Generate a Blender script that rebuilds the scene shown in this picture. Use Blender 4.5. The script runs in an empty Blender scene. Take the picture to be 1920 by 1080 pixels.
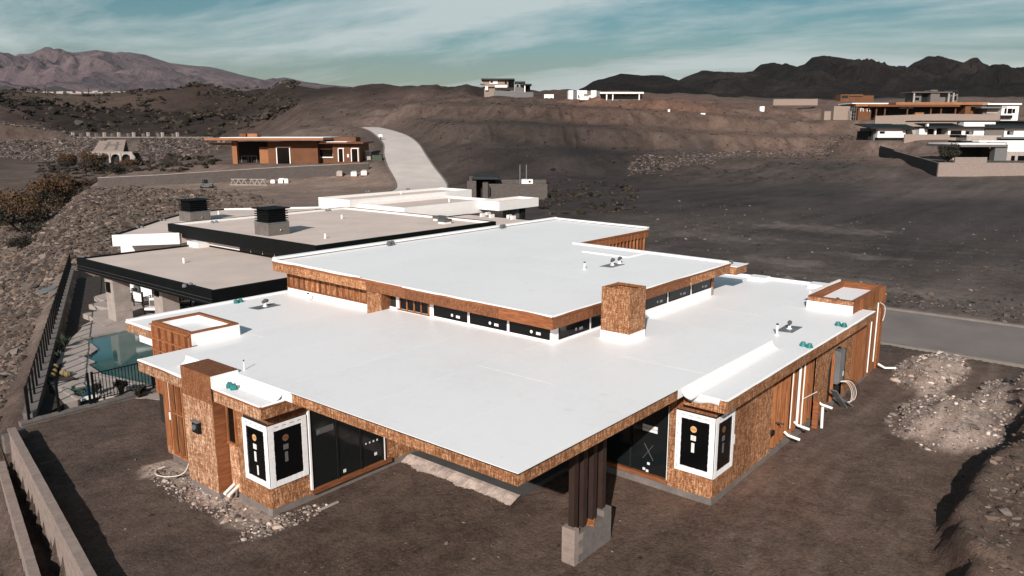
import bpy, math, random
import numpy as np
from mathutils import Vector, Matrix
random.seed(7); rng = np.random.default_rng(7)
R_ = math.radians
SC = bpy.context.scene
COL = SC.collection

# ------------------------------------------------------------------ camera
F, PITCH, YAW, CZ = 1468.0, R_(11.5), R_(39.65), 11.3     # pixels at 1920 wide; world X / Y run along the house walls
fh = np.array([math.cos(YAW), math.sin(YAW), 0]); rt = np.array([math.sin(YAW), -math.cos(YAW), 0])
fw = fh*math.cos(PITCH) - np.array([0, 0, 1])*math.sin(PITCH); up = np.cross(rt, fw)
CAM = np.array([0, 0, CZ])
cd = bpy.data.cameras.new('camera'); cam = bpy.data.objects.new('camera', cd); COL.objects.link(cam)
cam.matrix_world = Matrix(((rt[0], up[0], -fw[0], 0), (rt[1], up[1], -fw[1], 0), (rt[2], up[2], -fw[2], CZ), (0, 0, 0, 1)))
cd.sensor_width = 36; cd.lens = F/1920*36; cd.clip_start = 0.1; cd.clip_end = 40000
SC.camera = cam

# ------------------------------------------------------------------ sky, sun, exposure
SUN_AZ, SUN_EL = R_(-152.5), R_(27.0)
w = bpy.data.worlds.new('World'); SC.world = w; w.use_nodes = True
nt = w.node_tree; nt.nodes.clear(); N = nt.nodes.new; LK = nt.links.new
sky = N('ShaderNodeTexSky'); sky.sky_type = 'NISHITA'; sky.sun_disc = False
sky.sun_elevation = SUN_EL; sky.sun_rotation = math.atan2(math.cos(SUN_AZ), math.sin(SUN_AZ)); sky.altitude = 300; sky.air_density = 1.0; sky.dust_density = 1.2
hs = N('ShaderNodeHueSaturation'); hs.inputs['Hue'].default_value = 0.468; hs.inputs['Saturation'].default_value = 1.5; hs.inputs['Value'].default_value = 0.50
LK(sky.outputs[0], hs.inputs['Color'])
tc = N('ShaderNodeTexCoord'); sp = N('ShaderNodeSeparateXYZ'); LK(tc.outputs['Generated'], sp.inputs[0])
def wm(op, a, b=None):
    n = N('ShaderNodeMath'); n.operation = op
    for i, q in enumerate((a, b)):
        if q is None: continue
        if hasattr(q, 'links'): LK(q, n.inputs[i])
        else: n.inputs[i].default_value = q
    return n.outputs[0]
zz = wm('ADD', wm('MAXIMUM', sp.outputs[2], 0.0), 0.09)
cx = wm('DIVIDE', sp.outputs[0], zz); cy = wm('DIVIDE', sp.outputs[1], zz)
cb = N('ShaderNodeCombineXYZ'); LK(cx, cb.inputs[0]); LK(cy, cb.inputs[1])
mp = N('ShaderNodeMapping'); mp.inputs['Rotation'].default_value = (0, 0, R_(-24)); mp.inputs['Scale'].default_value = (0.52, 0.24, 1)
LK(cb.outputs[0], mp.inputs[0])
n1 = N('ShaderNodeTexNoise'); n1.inputs['Scale'].default_value = 0.9; n1.inputs['Detail'].default_value = 9; n1.inputs['Roughness'].default_value = 0.64; n1.inputs['Distortion'].default_value = 0.5
LK(mp.outputs[0], n1.inputs['Vector'])
cr = N('ShaderNodeValToRGB'); cr.color_ramp.elements[0].position = 0.46; cr.color_ramp.elements[0].color = (0, 0, 0, 1); cr.color_ramp.elements[1].position = 0.63; cr.color_ramp.elements[1].color = (1, 1, 1, 1)
LK(n1.outputs[0], cr.inputs[0])
mx = N('ShaderNodeMix'); mx.data_type = 'RGBA'
LK(wm('MULTIPLY', cr.outputs[0], 0.80), mx.inputs[0]); LK(hs.outputs[0], mx.inputs[6]); mx.inputs[7].default_value = (6.1, 6.7, 6.7, 1)
bg = N('ShaderNodeBackground'); bg.inputs[1].default_value = 0.085; LK(mx.outputs[2], bg.inputs[0])
wo = N('ShaderNodeOutputWorld'); LK(bg.outputs[0], wo.inputs[0])
sd = bpy.data.lights.new('sun', 'SUN'); sd.energy = 4.9; sd.angle = R_(0.53); sd.color = (1.0, 0.94, 0.87)
sun = bpy.data.objects.new('sun', sd); COL.objects.link(sun)
sdir = Vector((math.cos(SUN_EL)*math.cos(SUN_AZ), math.cos(SUN_EL)*math.sin(SUN_AZ), math.sin(SUN_EL)))
sun.rotation_euler = sdir.to_track_quat('Z', 'Y').to_euler(); sun.location = (-40, -20, 60)
vs = SC.view_settings; vs.view_transform = 'Standard'; vs.look = 'None'; vs.gamma = 1; vs.use_curve_mapping = False; vs.exposure = 0.3

# ------------------------------------------------------------------ pixel -> place
def ray(px, py): return fw*F + rt*(px-960) - up*(py-540)
def P(px, py, z):
    d = ray(px, py); t = (z-CZ)/d[2]; p = CAM + d*t; return Vector((p[0], p[1], z))
def PV(px, py, v):                       # at horizontal depth v
    d = ray(px, py); t = v/(d @ fh); p = CAM + d*t; return Vector(p)
def UV(u, v, z=0.0): p = rt*u + fh*v; return Vector((p[0], p[1], z))
def upx(px, py, v):
    d = ray(px, py); return float(d @ rt)*v/float(d @ fh)
def zpx(px, py, v):
    d = ray(px, py); return CZ + float(d[2])*v/float(d @ fh)

# ------------------------------------------------------------------ materials
MATS = {}
class Mt:
    def __init__(s, name, rough=0.8, spec=0.3, metal=0.0):
        s.m = bpy.data.materials.new(name); s.m.use_nodes = True; s.t = s.m.node_tree
        s.b = s.t.nodes['Principled BSDF']; s.b.inputs['Roughness'].default_value = rough
        s.b.inputs['Specular IOR Level'].default_value = spec; s.b.inputs['Metallic'].default_value = metal
        MATS[name] = s.m; s._pos = None
    def n(s, t, **k):
        q = s.t.nodes.new(t)
        for a, b in k.items(): setattr(q, a, b)
        return q
    def l(s, a, b): s.t.links.new(a, b)
    @property
    def pos(s):
        if s._pos is None: s._pos = s.n('ShaderNodeNewGeometry').outputs['Position']
        return s._pos
    def mapv(s, scale=(1, 1, 1), rot=(0, 0, 0), vec=None):
        m = s.n('ShaderNodeMapping'); m.inputs['Scale'].default_value = scale; m.inputs['Rotation'].default_value = rot
        s.l(vec or s.pos, m.inputs[0]); return m.outputs[0]
    def noise(s, scale, detail=5, rough=0.55, vec=None, dist=0.0):
        q = s.n('ShaderNodeTexNoise'); q.inputs['Scale'].default_value = scale; q.inputs['Detail'].default_value = detail
        q.inputs['Roughness'].default_value = rough; q.inputs['Distortion'].default_value = dist; s.l(vec or s.pos, q.inputs['Vector']); return q.outputs[0]
    def ramp(s, fac, pts):
        q = s.n('ShaderNodeValToRGB'); e = q.color_ramp.elements
        while len(e) < len(pts): e.new(0.5)
        for i, (p, c) in enumerate(pts): e[i].position = p; e[i].color = (c if len(c) == 4 else (*c, 1))
        s.l(fac, q.inputs[0]); return q.outputs[0]
    def math(s, op, a, b=None):
        q = s.n('ShaderNodeMath', operation=op)
        for i, x in enumerate((a, b)):
            if x is None: continue
            if hasattr(x, 'links'): s.l(x, q.inputs[i])
            else: q.inputs[i].default_value = x
        return q.outputs[0]
    def mix(s, f, a, b, mode='MIX'):
        q = s.n('ShaderNodeMix', data_type='RGBA', blend_type=mode)
        for i, x in ((0, f), (6, a), (7, b)):
            if hasattr(x, 'links'): s.l(x, q.inputs[i])
            else: q.inputs[i].default_value = x if i == 0 else ((*x, 1) if len(x) == 3 else x)
        return q.outputs[2]
    def rnd(s): return s.n('ShaderNodeObjectInfo').outputs['Random']
    def base(s, c):
        if hasattr(c, 'links'): s.l(c, s.b.inputs['Base Color'])
        else: s.b.inputs['Base Color'].default_value = (*c, 1)
    def bump(s, h, strength=0.3, dist=0.02):
        q = s.n('ShaderNodeBump'); q.inputs['Strength'].default_value = strength; q.inputs['Distance'].default_value = dist
        s.l(h, q.inputs['Height']); s.l(q.outputs[0], s.b.inputs['Normal'])
def G(k): return (k, k, k)
def plain(name, c, rough=0.7, var=0.25, scale=2.0, spec=0.3, bump=0.0, metal=0.0, fine=30.0):
    m = Mt(name, rough, spec, metal); f = m.noise(scale, 6)
    g = m.noise(fine, 3); k = m.math('ADD', m.math('MULTIPLY', f, 0.65), m.math('MULTIPLY', g, 0.35))
    lo = tuple(x*(1-var) for x in c); hi = tuple(min(1, x*(1+var)) for x in c)
    col = m.ramp(k, [(0.3, lo), (0.7, hi)])
    rv = m.math('ADD', m.math('MULTIPLY', m.rnd(), var*0.6), 1-var*0.3)
    m.base(m.mix(1.0, col, m.n('ShaderNodeCombineColor').outputs[0], 'MIX') if False else mulv(m, col, rv))
    if bump: m.bump(k, bump, 0.02)
    return m
def mulv(m, col, fac):
    q = m.n('ShaderNodeVectorMath', operation='SCALE'); m.l(col, q.inputs[0]); m.l(fac, q.inputs['Scale']); return q.outputs[0]

def osb_mat(name, cs, sc=1.0):
    m = Mt(name, 0.75, 0.25); flakes = []
    for i, (rot, s) in enumerate((((0.5, 0.4, 0.5), (5, 27, 27)), ((-0.6, 0.7, -0.4), (27, 5, 27)), ((0.25, -0.3, 0.2), (25, 27, 4.2)))):
        v = m.mapv(tuple(x*sc for x in s), rot); q = m.n('ShaderNodeTexVoronoi'); q.inputs['Scale'].default_value = 1.0; m.l(v, q.inputs['Vector'])
        sepc = m.n('ShaderNodeSeparateColor'); m.l(q.outputs['Color'], sepc.inputs[0]); flakes.append(sepc.outputs[0])
    a = m.math('ADD', m.math('MULTIPLY', flakes[0], 0.28), m.math('ADD', m.math('MULTIPLY', flakes[1], 0.26), m.math('MULTIPLY', flakes[2], 0.46)))
    big = m.noise(0.9, 3); a = m.math('ADD', a, m.math('MULTIPLY', m.math('SUBTRACT', big, 0.5), 0.25))
    col = m.ramp(a, [(0.2, cs[0]), (0.43, cs[1]), (0.6, cs[2]), (0.8, cs[3])])
    rv = m.math('ADD', m.math('MULTIPLY', m.rnd(), 0.42), 0.78)
    m.base(mulv(m, col, rv)); m.bump(a, 0.25, 0.006); return m
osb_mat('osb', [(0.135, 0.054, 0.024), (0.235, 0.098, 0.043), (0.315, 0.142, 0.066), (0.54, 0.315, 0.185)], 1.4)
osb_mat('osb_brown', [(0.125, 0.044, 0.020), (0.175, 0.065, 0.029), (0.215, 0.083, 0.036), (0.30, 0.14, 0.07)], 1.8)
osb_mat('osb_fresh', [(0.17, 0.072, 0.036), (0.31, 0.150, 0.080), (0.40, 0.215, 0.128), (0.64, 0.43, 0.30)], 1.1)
m = Mt('lumber', 0.8, 0.2); a = m.noise(1.0, 5, 0.6, m.mapv((22, 22, 1.6))); kn = m.noise(3.0, 2)
m.base(mulv(m, m.ramp(a, [(0.28, (0.15, 0.048, 0.019)), (0.5, (0.29, 0.108, 0.042)), (0.75, (0.43, 0.195, 0.088))]), m.math('ADD', m.math('MULTIPLY', m.rnd(), 0.6), 0.62)))
m = Mt('beam', 0.8, 0.2); a = m.noise(1.0, 5, 0.6, m.mapv((2, 2, 16)))
m.base(mulv(m, m.ramp(a, [(0.28, (0.16, 0.052, 0.021)), (0.5, (0.235, 0.083, 0.033)), (0.75, (0.33, 0.135, 0.06))]), m.math('ADD', m.math('MULTIPLY', m.rnd(), 0.35), 0.78)))
# white roof membrane: slightly dusty, faint wrinkles
m = Mt('membrane', 0.45, 0.35); a = m.noise(0.35, 6); b = m.noise(5, 4); c = m.noise(1.0, 4, 0.5, m.mapv((0.5, 3, 1)))
k = m.math('ADD', m.math('MULTIPLY', a, 0.6), m.math('MULTIPLY', b, 0.4))
col = m.ramp(k, [(0.28, (0.79, 0.765, 0.77)), (0.5, (0.845, 0.82, 0.825)), (0.75, (0.865, 0.84, 0.845))])
spk = m.noise(2.3, 2, 0.5); spm = m.ramp(spk, [(0.70, (0, 0, 0)), (0.76, (1, 1, 1))])
m.base(mulv(m, m.mix(m.math('MULTIPLY', spm, 0.25), col, (0.55, 0.52, 0.50)), m.math('ADD', m.math('MULTIPLY', m.rnd(), 0.035), 0.965)))
m.bump(m.math('ADD', c, m.math('MULTIPLY', b, 0.4)), 0.10, 0.03)
plain('membrane_flap', (0.83, 0.82, 0.815), 0.4, 0.03)
plain('roof_tan', (0.58, 0.475, 0.425), 0.9, 0.12, 0.5, bump=0.15)
plain('black_metal', (0.005, 0.0055, 0.006), 0.6, 0.3, spec=0.12)
plain('black_paint', (0.010, 0.0105, 0.011), 0.7, 0.3, spec=0.15)
plain('white_stucco', (0.78, 0.74, 0.72), 0.85, 0.05, 1.5, bump=0.1)
plain('stone_tile', (0.14, 0.122, 0.112), 0.7, 0.3, 1.6, bump=0.2)
plain('stone_tan', (0.33, 0.28, 0.255), 0.7, 0.25, 1.6, bump=0.2)
plain('concrete', (0.27, 0.235, 0.215), 0.9, 0.25, 1.2, bump=0.25)
plain('concrete_dark', (0.065, 0.062, 0.062), 0.8, 0.25, 1.2)
plain('footing', (0.16, 0.135, 0.125), 0.9, 0.35, 2.5, bump=0.4)
plain('rough_caliche', (0.36, 0.285, 0.25), 0.95, 0.5, 3.5, bump=1.0)
plain('block', (0.235, 0.183, 0.16), 0.9, 0.22, 5.0, bump=0.5, fine=60)
plain('block_grey', (0.14, 0.12, 0.112), 0.9, 0.25, 5.0, bump=0.5, fine=60)
plain('mortar', (0.12, 0.095, 0.085), 0.95, 0.2)
plain('steel_brown', (0.030, 0.0165, 0.0135), 0.6, 0.25)
plain('metal_grey', (0.22, 0.225, 0.235), 0.45, 0.25, metal=0.5)
plain('pvc', (0.80, 0.77, 0.74), 0.4, 0.05)
plain('teal', (0.025, 0.15, 0.15), 0.4, 0.25)
plain('grey_plastic', (0.09, 0.09, 0.092), 0.5, 0.2)
plain('cable', (0.62, 0.54, 0.46), 0.6, 0.1)
plain('tape', (0.80, 0.78, 0.785), 0.5, 0.06, 6, bump=0.4)
plain('ink', (0.05, 0.05, 0.055), 0.6, 0.1)
plain('paper', (0.70, 0.69, 0.68), 0.6, 0.05)
plain('paper_shaded', (0.11, 0.11, 0.113), 0.6, 0.05)  # darker copy of the paper, shade put into its colour
plain('sticker_orange', (0.62, 0.36, 0.15), 0.5, 0.05)
plain('sticker_shaded', (0.16, 0.075, 0.035), 0.5, 0.05)  # darker copy of the orange sticker, shade put into its colour
m = Mt('glass_black', 0.10, 0.22); m.base((0.0035, 0.0038, 0.0042))
m = Mt('glass_dim', 0.08, 0.45); m.base((0.008, 0.010, 0.011))
plain('interior_shade', (0.02, 0.017, 0.015), 0.9, 0.3)  # near-black colour puts the shade of unlit rooms and openings into surfaces
plain('cushion', (0.72, 0.67, 0.64), 0.9, 0.06)
plain('tan_wall', (0.25, 0.19, 0.16), 0.9, 0.12)
plain('grey_wall', (0.13, 0.125, 0.125), 0.85, 0.15)
plain('far_white', (0.80, 0.76, 0.74), 0.8, 0.05)
plain('dark_roof', (0.012, 0.015, 0.016), 0.55, 0.2)
plain('sheathing_far', (0.135, 0.056, 0.027), 0.85, 0.22, 0.5)
plain('sheathing_warm', (0.27, 0.115, 0.056), 0.85, 0.2, 0.5)
plain('road_pale', (0.52, 0.455, 0.425), 0.85, 0.14, 0.22, bump=0.1)
plain('asphalt', (0.18, 0.152, 0.14), 0.9, 0.22, 0.35, bump=0.2)
plain('kerb', (0.17, 0.145, 0.13), 0.9, 0.2)
plain('rock', (0.150, 0.113, 0.095), 0.95, 0.62, 1.6, bump=0.5, fine=9)
plain('rock_dark', (0.115, 0.092, 0.083), 0.95, 0.5, 0.8, bump=0.5, fine=9)
plain('pebble', (0.13, 0.10, 0.086), 0.95, 0.55, 3, bump=0.3)
plain('heap_soil', (0.27, 0.21, 0.185), 0.95, 0.25, 2, bump=0.5)
plain('bed', (0.045, 0.034, 0.029), 0.95, 0.4, 3, bump=0.5)
plain('deck', (0.34, 0.285, 0.26), 0.85, 0.14, 0.8, bump=0.1)
plain('bark', (0.055, 0.038, 0.030), 0.95, 0.3, 4)
plain('leaf_rust', (0.085, 0.045, 0.022), 0.9, 0.5, 1.2)
plain('leaf_dark', (0.030, 0.026, 0.020), 0.9, 0.5, 1.2)
plain('leaf_green', (0.045, 0.060, 0.040), 0.8, 0.4, 2)
plain('cactus', (0.21, 0.15, 0.075), 0.9, 0.3, 8)
plain('scrub', (0.035, 0.028, 0.023), 0.95, 0.5, 0.3)
m = Mt('water', 0.06, 0.5); a = m.noise(0.8, 3); m.base(m.ramp(a, [(0.3, (0.03, 0.085, 0.088)), (0.7, (0.05, 0.125, 0.125))])); m.bump(m.noise(3, 3), 0.05, 0.02)

# loose stones: every stone carries its own tone
def stone_mat(name, c, sc=2.0):
    m = Mt(name, 0.95, 0.12); t_ = m.n('ShaderNodeAttribute', attribute_name='tone').outputs['Fac']; a = m.noise(sc, 5, 0.6); b = m.noise(sc*9, 4, 0.6)
    g = m.math('ADD', m.math('MULTIPLY', a, 0.5), m.math('MULTIPLY', b, 0.5)); wm_ = tuple(x*y for x, y in zip(c, (1.07, 0.985, 0.93))); cl_ = tuple(x*y for x, y in zip(c, (0.96, 1.0, 1.03)))
    m.base(mulv(m, m.mix(m.ramp(m.math('FRACT', m.math('MULTIPLY', t_, 7.3)), [(0.2, (0, 0, 0)), (0.8, (1, 1, 1))]), cl_, wm_), m.math('MULTIPLY', t_, m.math('ADD', 0.55, m.math('MULTIPLY', g, 0.9))))); m.bump(b, 0.5, 0.03)
stone_mat('stone_riprap', (0.092, 0.071, 0.060)); stone_mat('stone_dark', (0.085, 0.069, 0.063)); stone_mat('stone_small', (0.082, 0.066, 0.057), 5); stone_mat('stone_caliche', (0.27, 0.22, 0.195), 5); stone_mat('scrub_leaf', (0.032, 0.026, 0.021), 1)
# ------------------------------------------------------------------ geometry helpers
WM = {}
def parent(o, p):
    if p is not None:
        o.parent = p; o.matrix_parent_inverse = WM[p.name].inverted()
def empty(name, loc, label=None, cat=None, group=None, par=None):
    o = bpy.data.objects.new(name, None); COL.objects.link(o); o.location = loc; o.empty_display_size = 0.3
    WM[o.name] = Matrix.Translation(Vector(loc)); parent(o, par); tag(o, label, cat, group); return o
def tag(o, label=None, cat=None, group=None, kind=None):
    if label: o['label'] = label
    if cat: o['category'] = cat
    if group: o['group'] = group
    if kind: o['kind'] = kind
    return o
CUBE = {}
def cube(mat):
    if mat not in CUBE:
        me = bpy.data.meshes.new('block_'+mat)
        v = [(x, y, z) for x in (-.5, .5) for y in (-.5, .5) for z in (-.5, .5)]
        me.from_pydata(v, [], [(0, 1, 3, 2), (4, 6, 7, 5), (0, 4, 5, 1), (2, 3, 7, 6), (0, 2, 6, 4), (1, 5, 7, 3)])
        me.materials.append(MATS[mat]); CUBE[mat] = me
    return CUBE[mat]
def box(name, x0, x1, y0, y1, z0, z1, mat, par=None, rot=None):
    o = bpy.data.objects.new(name, cube(mat)); COL.objects.link(o)
    L = Vector(((x0+x1)/2, (y0+y1)/2, (z0+z1)/2)); S = Vector((abs(x1-x0), abs(y1-y0), abs(z1-z0)))
    M = Matrix.Translation(L) @ (rot.to_4x4() if rot is not None else Matrix()) @ Matrix.Diagonal((*S, 1))
    o.location = L; o.scale = S
    if rot is not None: o.rotation_mode = 'QUATERNION'; o.rotation_quaternion = rot.to_quaternion()
    WM[o.name] = M; parent(o, par); return o
def bar(name, a, b, wx, wy, mat, par=None):            # square bar from a to b
    a, b = Vector(a), Vector(b); d = b-a; q = d.to_track_quat('Z', 'Y'); c = (a+b)/2
    o = bpy.data.objects.new(name, cube(mat)); COL.objects.link(o)
    o.location = c; o.rotation_mode = 'QUATERNION'; o.rotation_quaternion = q; o.scale = (wx, wy, d.length)
    WM[o.name] = Matrix.LocRotScale(c, q, Vector((wx, wy, d.length))); parent(o, par); return o
def mesh(name, v, f, mat, par=None, smooth=False):
    me = bpy.data.meshes.new(name); me.from_pydata([tuple(x) for x in v], [], f)
    for mm in (mat if isinstance(mat, (list, tuple)) else [mat]): me.materials.append(MATS[mm])
    if smooth: me.shade_smooth()
    o = bpy.data.objects.new(name, me); COL.objects.link(o); WM[o.name] = Matrix(); parent(o, par); return o
def npmesh(name, V, T, mat, par=None, smooth=False):
    me = bpy.data.meshes.new(name); k = T.shape[1]
    me.vertices.add(len(V)); me.vertices.foreach_set('co', V.astype(np.float32).ravel())
    me.loops.add(T.size); me.loops.foreach_set('vertex_index', T.astype(np.int32).ravel())
    me.polygons.add(len(T)); me.polygons.foreach_set('loop_start', (np.arange(len(T))*k).astype(np.int32))
    me.polygons.foreach_set('use_smooth', np.full(len(T), smooth)); me.update(calc_edges=True)
    me.materials.append(MATS[mat]); o = bpy.data.objects.new(name, me); COL.objects.link(o); WM[o.name] = Matrix(); parent(o, par); return o
def prism(name, pts, z0, z1, mat, par=None):            # polygon slab, pts [(x,y)] any winding
    n = len(pts); ar = sum(pts[i][0]*pts[(i+1) % n][1]-pts[(i+1) % n][0]*pts[i][1] for i in range(n))
    if ar < 0: pts = pts[::-1]
    zt = z1 if hasattr(z1, '__call__') else (lambda x, y: z1)
    v = [(x, y, z0) for x, y in pts] + [(x, y, zt(x, y)) for x, y in pts]
    f = [tuple(range(n-1, -1, -1)), tuple(range(n, 2*n))] + [(i, (i+1) % n, (i+1) % n+n, i+n) for i in range(n)]
    return mesh(name, v, f, mat, par)
def tube(name, pts, r, mat, par=None, seg=8):
    if name == 'cable': pts = [Vector(p) for p in catmull(pts, 6)]
    pts = [Vector(p) for p in pts]; V = []; Fc = []
    rr = r if isinstance(r, (list, tuple)) else [r]*len(pts)
    for i, p in enumerate(pts):
        d = (pts[min(i+1, len(pts)-1)] - pts[max(i-1, 0)]).normalized()
        a = d.orthogonal().normalized() if i == 0 else (a - d*a.dot(d)).normalized()
        b = d.cross(a)
        for k in range(seg):
            t = 2*math.pi*k/seg; V.append(p + (a*math.cos(t)+b*math.sin(t))*rr[i])
    for i in range(len(pts)-1):
        for k in range(seg):
            k2 = (k+1) % seg; Fc.append((i*seg+k, i*seg+k2, (i+1)*seg+k2, (i+1)*seg+k))
    Fc.append(tuple(range(seg-1, -1, -1))); Fc.append(tuple(range((len(pts)-1)*seg, len(pts)*seg)))
    o = mesh(name, V, Fc, mat, par, False); return o
def text(name, s, size, mat, M, par):                    # flat printed lettering
    cu = bpy.data.curves.new(name, 'FONT'); cu.body = s; cu.size = size; cu.align_x = 'CENTER'; cu.align_y = 'CENTER'
    t = bpy.data.objects.new('tmp', cu); COL.objects.link(t); bpy.context.view_layer.update()
    me = bpy.data.meshes.new_from_object(t.evaluated_get(bpy.context.evaluated_depsgraph_get())); bpy.data.objects.remove(t)
    me.materials.clear(); me.materials.append(MATS[mat]); me.transform(M)
    o = bpy.data.objects.new(name, me); COL.objects.link(o); WM[o.name] = Matrix(); parent(o, par); return o
def faceM(o, right, nrm):                                 # matrix: text x -> right, normal -> nrm
    r = Vector(right).normalized(); n = Vector(nrm).normalized(); u = n.cross(r)
    return Matrix(((r.x, u.x, n.x, o[0]), (r.y, u.y, n.y, o[1]), (r.z, u.z, n.z, o[2]), (0, 0, 0, 1)))
def disc(name, c, nrm, r, th, mat, par, seg=16):
    n = Vector(nrm).normalized(); return tube(name, [Vector(c), Vector(c)+n*th], r, mat, par, seg)

def catmull(pts, k=8):
    pts = np.array(pts, float); out = []
    for i in range(len(pts)-1):
        p0, p1, p2, p3 = pts[max(i-1, 0)], pts[i], pts[i+1], pts[min(i+2, len(pts)-1)]
        for t in np.arange(k)/k:
            out.append(0.5*((2*p1)+(-p0+p2)*t+(2*p0-5*p1+4*p2-p3)*t*t+(-p0+3*p1-3*p2+p3)*t**3))
    out.append(pts[-1]); return np.array(out)
# value noise
def _h(ix, iy, s):
    n = (ix.astype(np.int64)*374761393 + iy.astype(np.int64)*668265263 + s*1442695041) & 0x7fffffff
    n = ((n ^ (n >> 13))*1274126177) & 0x7fffffff
    return ((n ^ (n >> 16)) & 0xffff)/65535.0
def vn(x, y, s=0):
    ix, iy = np.floor(x), np.floor(y); fx, fy = x-ix, y-iy; fx = fx*fx*fx*(fx*(fx*6-15)+10); fy = fy*fy*fy*(fy*(fy*6-15)+10)
    a, b, c, d = _h(ix, iy, s), _h(ix+1, iy, s), _h(ix, iy+1, s), _h(ix+1, iy+1, s)
    return (a*(1-fx)+b*fx)*(1-fy)+(c*(1-fx)+d*fx)*fy
def fbm(x, y, o=4, s=0, g=0.5):
    t = 0; am = 1; tot = 0
    for i in range(o): t = t+am*vn(x*2**i+i*17.3, y*2**i+i*9.7, s+i); tot += am; am *= g
    return t/tot-0.5
def ridged(x, y, o=5, s=0):
    t = 0; am = 1; tot = 0
    for i in range(o): t = t+am*(1-np.abs(2*vn(x*2**i+i*7.3, y*2**i+i*3.1, s+i)-1)); tot += am; am *= 0.5
    return t/tot
def sstep(a, b, x): t = np.clip((x-a)/(b-a), 0, 1); return t*t*(3-2*t)

# ================================================================== TERRAIN
CP = []
for u in range(-50, 176, 25):
    for v in range(15, 121, 21): CP.append((u, v, 0.0))
for px, py, v in [(200,352,153),(300,351,153),(400,349,156),(500,346,158),(600,343,160),(700,338,165),
    (450,308,180),(560,306,182),(660,303,185),(300,318,172),(560,236,262),(480,247,322),(420,270,309),(300,302,285),(380,300,285),(330,310,240),(430,292,270),(520,270,250),(650,236,262),
    (790,350,155),(768,310,175),(757,290,190),(753,270,205),(738,255,222),(712,243,242),(690,237,262),(640,233,285),(690,300,182),
    (870,300,178),(850,330,165),(900,250,205),(820,240,215),(780,238,235),(900,197,270),(800,200,275),(740,212,290),(1000,192,280),
    (900,340,158),(1000,350,155),(1050,343,160),(1120,333,175),(1200,325,192),(1300,312,215),(1400,300,240),(1500,293,260),(1600,287,275),
    (1000,290,185),(1000,235,220),(1100,270,215),(1100,228,240),(1200,270,222),(1200,228,245),(1300,265,240),(1300,228,260),(1400,265,262),(1400,230,280),(1500,262,280),(1500,228,300),(1600,255,290),
    (1060,190,300),(1150,189,305),(1250,192,310),(1340,196,320),(1420,200,330),(1500,197,345),(1600,192,400),(1700,190,440),(1850,188,460),
    (1600,225,305),(1700,224,305),(1830,226,300),(1650,263,245),(1800,262,240),(1900,262,238),(1700,300,205),(1650,292,232),(1757,332,170),(1850,335,165),(1920,338,160),(2100,340,160),
    (1850,303,190),(1920,303,190),(1400,330,188),(1500,330,188),(1600,330,188),(1700,335,178),
    (560,190,330),(620,170,350),(680,159,355),(780,157,360),(880,160,350),(900,182,335),(1000,185,340),(1040,186,345),(1100,188,340),(600,215,300),(700,200,320),(800,182,330),(700,165,420),(900,172,420),
    (100,248,345),(200,247,345),(300,247,345),(400,246,345),(500,225,380),(560,200,420),(100,215,420),(200,205,450),(300,200,480),(400,195,500),(480,183,470),
    (50,190,520),(150,184,650),(300,181,700),(420,181,680),(530,179,600),(0,195,330),(40,205,335),(80,225,335),(-100,180,340),(110,248,335),
    (-300,178,1500),(0,178,1500),(200,178,1500),(400,178,1500),(600,176,1500),(900,178,1500),(1200,200,700),(1600,195,700),(2000,190,700),(2300,190,700),
    (-600,178,8000),(0,178,8000),(500,178,8000),(1000,180,8000),(1500,185,8000),(2300,185,8000),(2300,300,260),(2300,230,320),(-400,250,345),(-400,300,250)]:
    CP.append((upx(px, py, v), v, zpx(px, py, v)))
CP = np.array(CP); nC = len(CP)
_d = np.hypot(CP[:, None, 0]-CP[None, :, 0], CP[:, None, 1]-CP[None, :, 1])
_A = np.zeros((nC+3, nC+3)); _A[:nC, :nC] = _d + np.eye(nC)*-0.6
_A[:nC, nC] = 1; _A[:nC, nC+1:] = CP[:, :2]; _A[nC:, :nC] = _A[:nC, nC:].T
_W = np.linalg.solve(_A, np.concatenate([CP[:, 2], np.zeros(3)]))
def rbf(u, v):
    out = _W[nC] + _W[nC+1]*u + _W[nC+2]*v
    for i in range(nC): out = out + _W[i]*np.hypot(u-CP[i, 0], v-CP[i, 1])
    return out
wc = PV(185, 352, 153)
FEN0, FEN1 = (10.35, 33.2), (25.1, 66.8)
b1, b2 = PV(285, 330, 225), PV(345, 300, 300)
CREST = np.array([(-2, -12), (4.6, 8), (6.85, 19.2), (9.25, 31.7), FEN0, FEN1, (wc.x-1, wc.y+0.5), (b1.x, b1.y), (b2.x, b2.y)])
def crest_d(x, y):                       # >0 on the wash side
    best = np.full(np.shape(x), 1e9); sg = np.ones(np.shape(x))
    for (ax, ay), (bx_, by_) in zip(CREST[:-1], CREST[1:]):
        dx, dy = bx_-ax, by_-ay; t = np.clip(((x-ax)*dx+(y-ay)*dy)/(dx*dx+dy*dy), 0, 1)
        d = np.hypot(x-ax-t*dx, y-ay-t*dy); c = dx*(y-ay)-dy*(x-ax)
        k = d < best; best = np.where(k, d, best); sg = np.where(k, np.sign(c), sg)
    return best*sg
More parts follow.
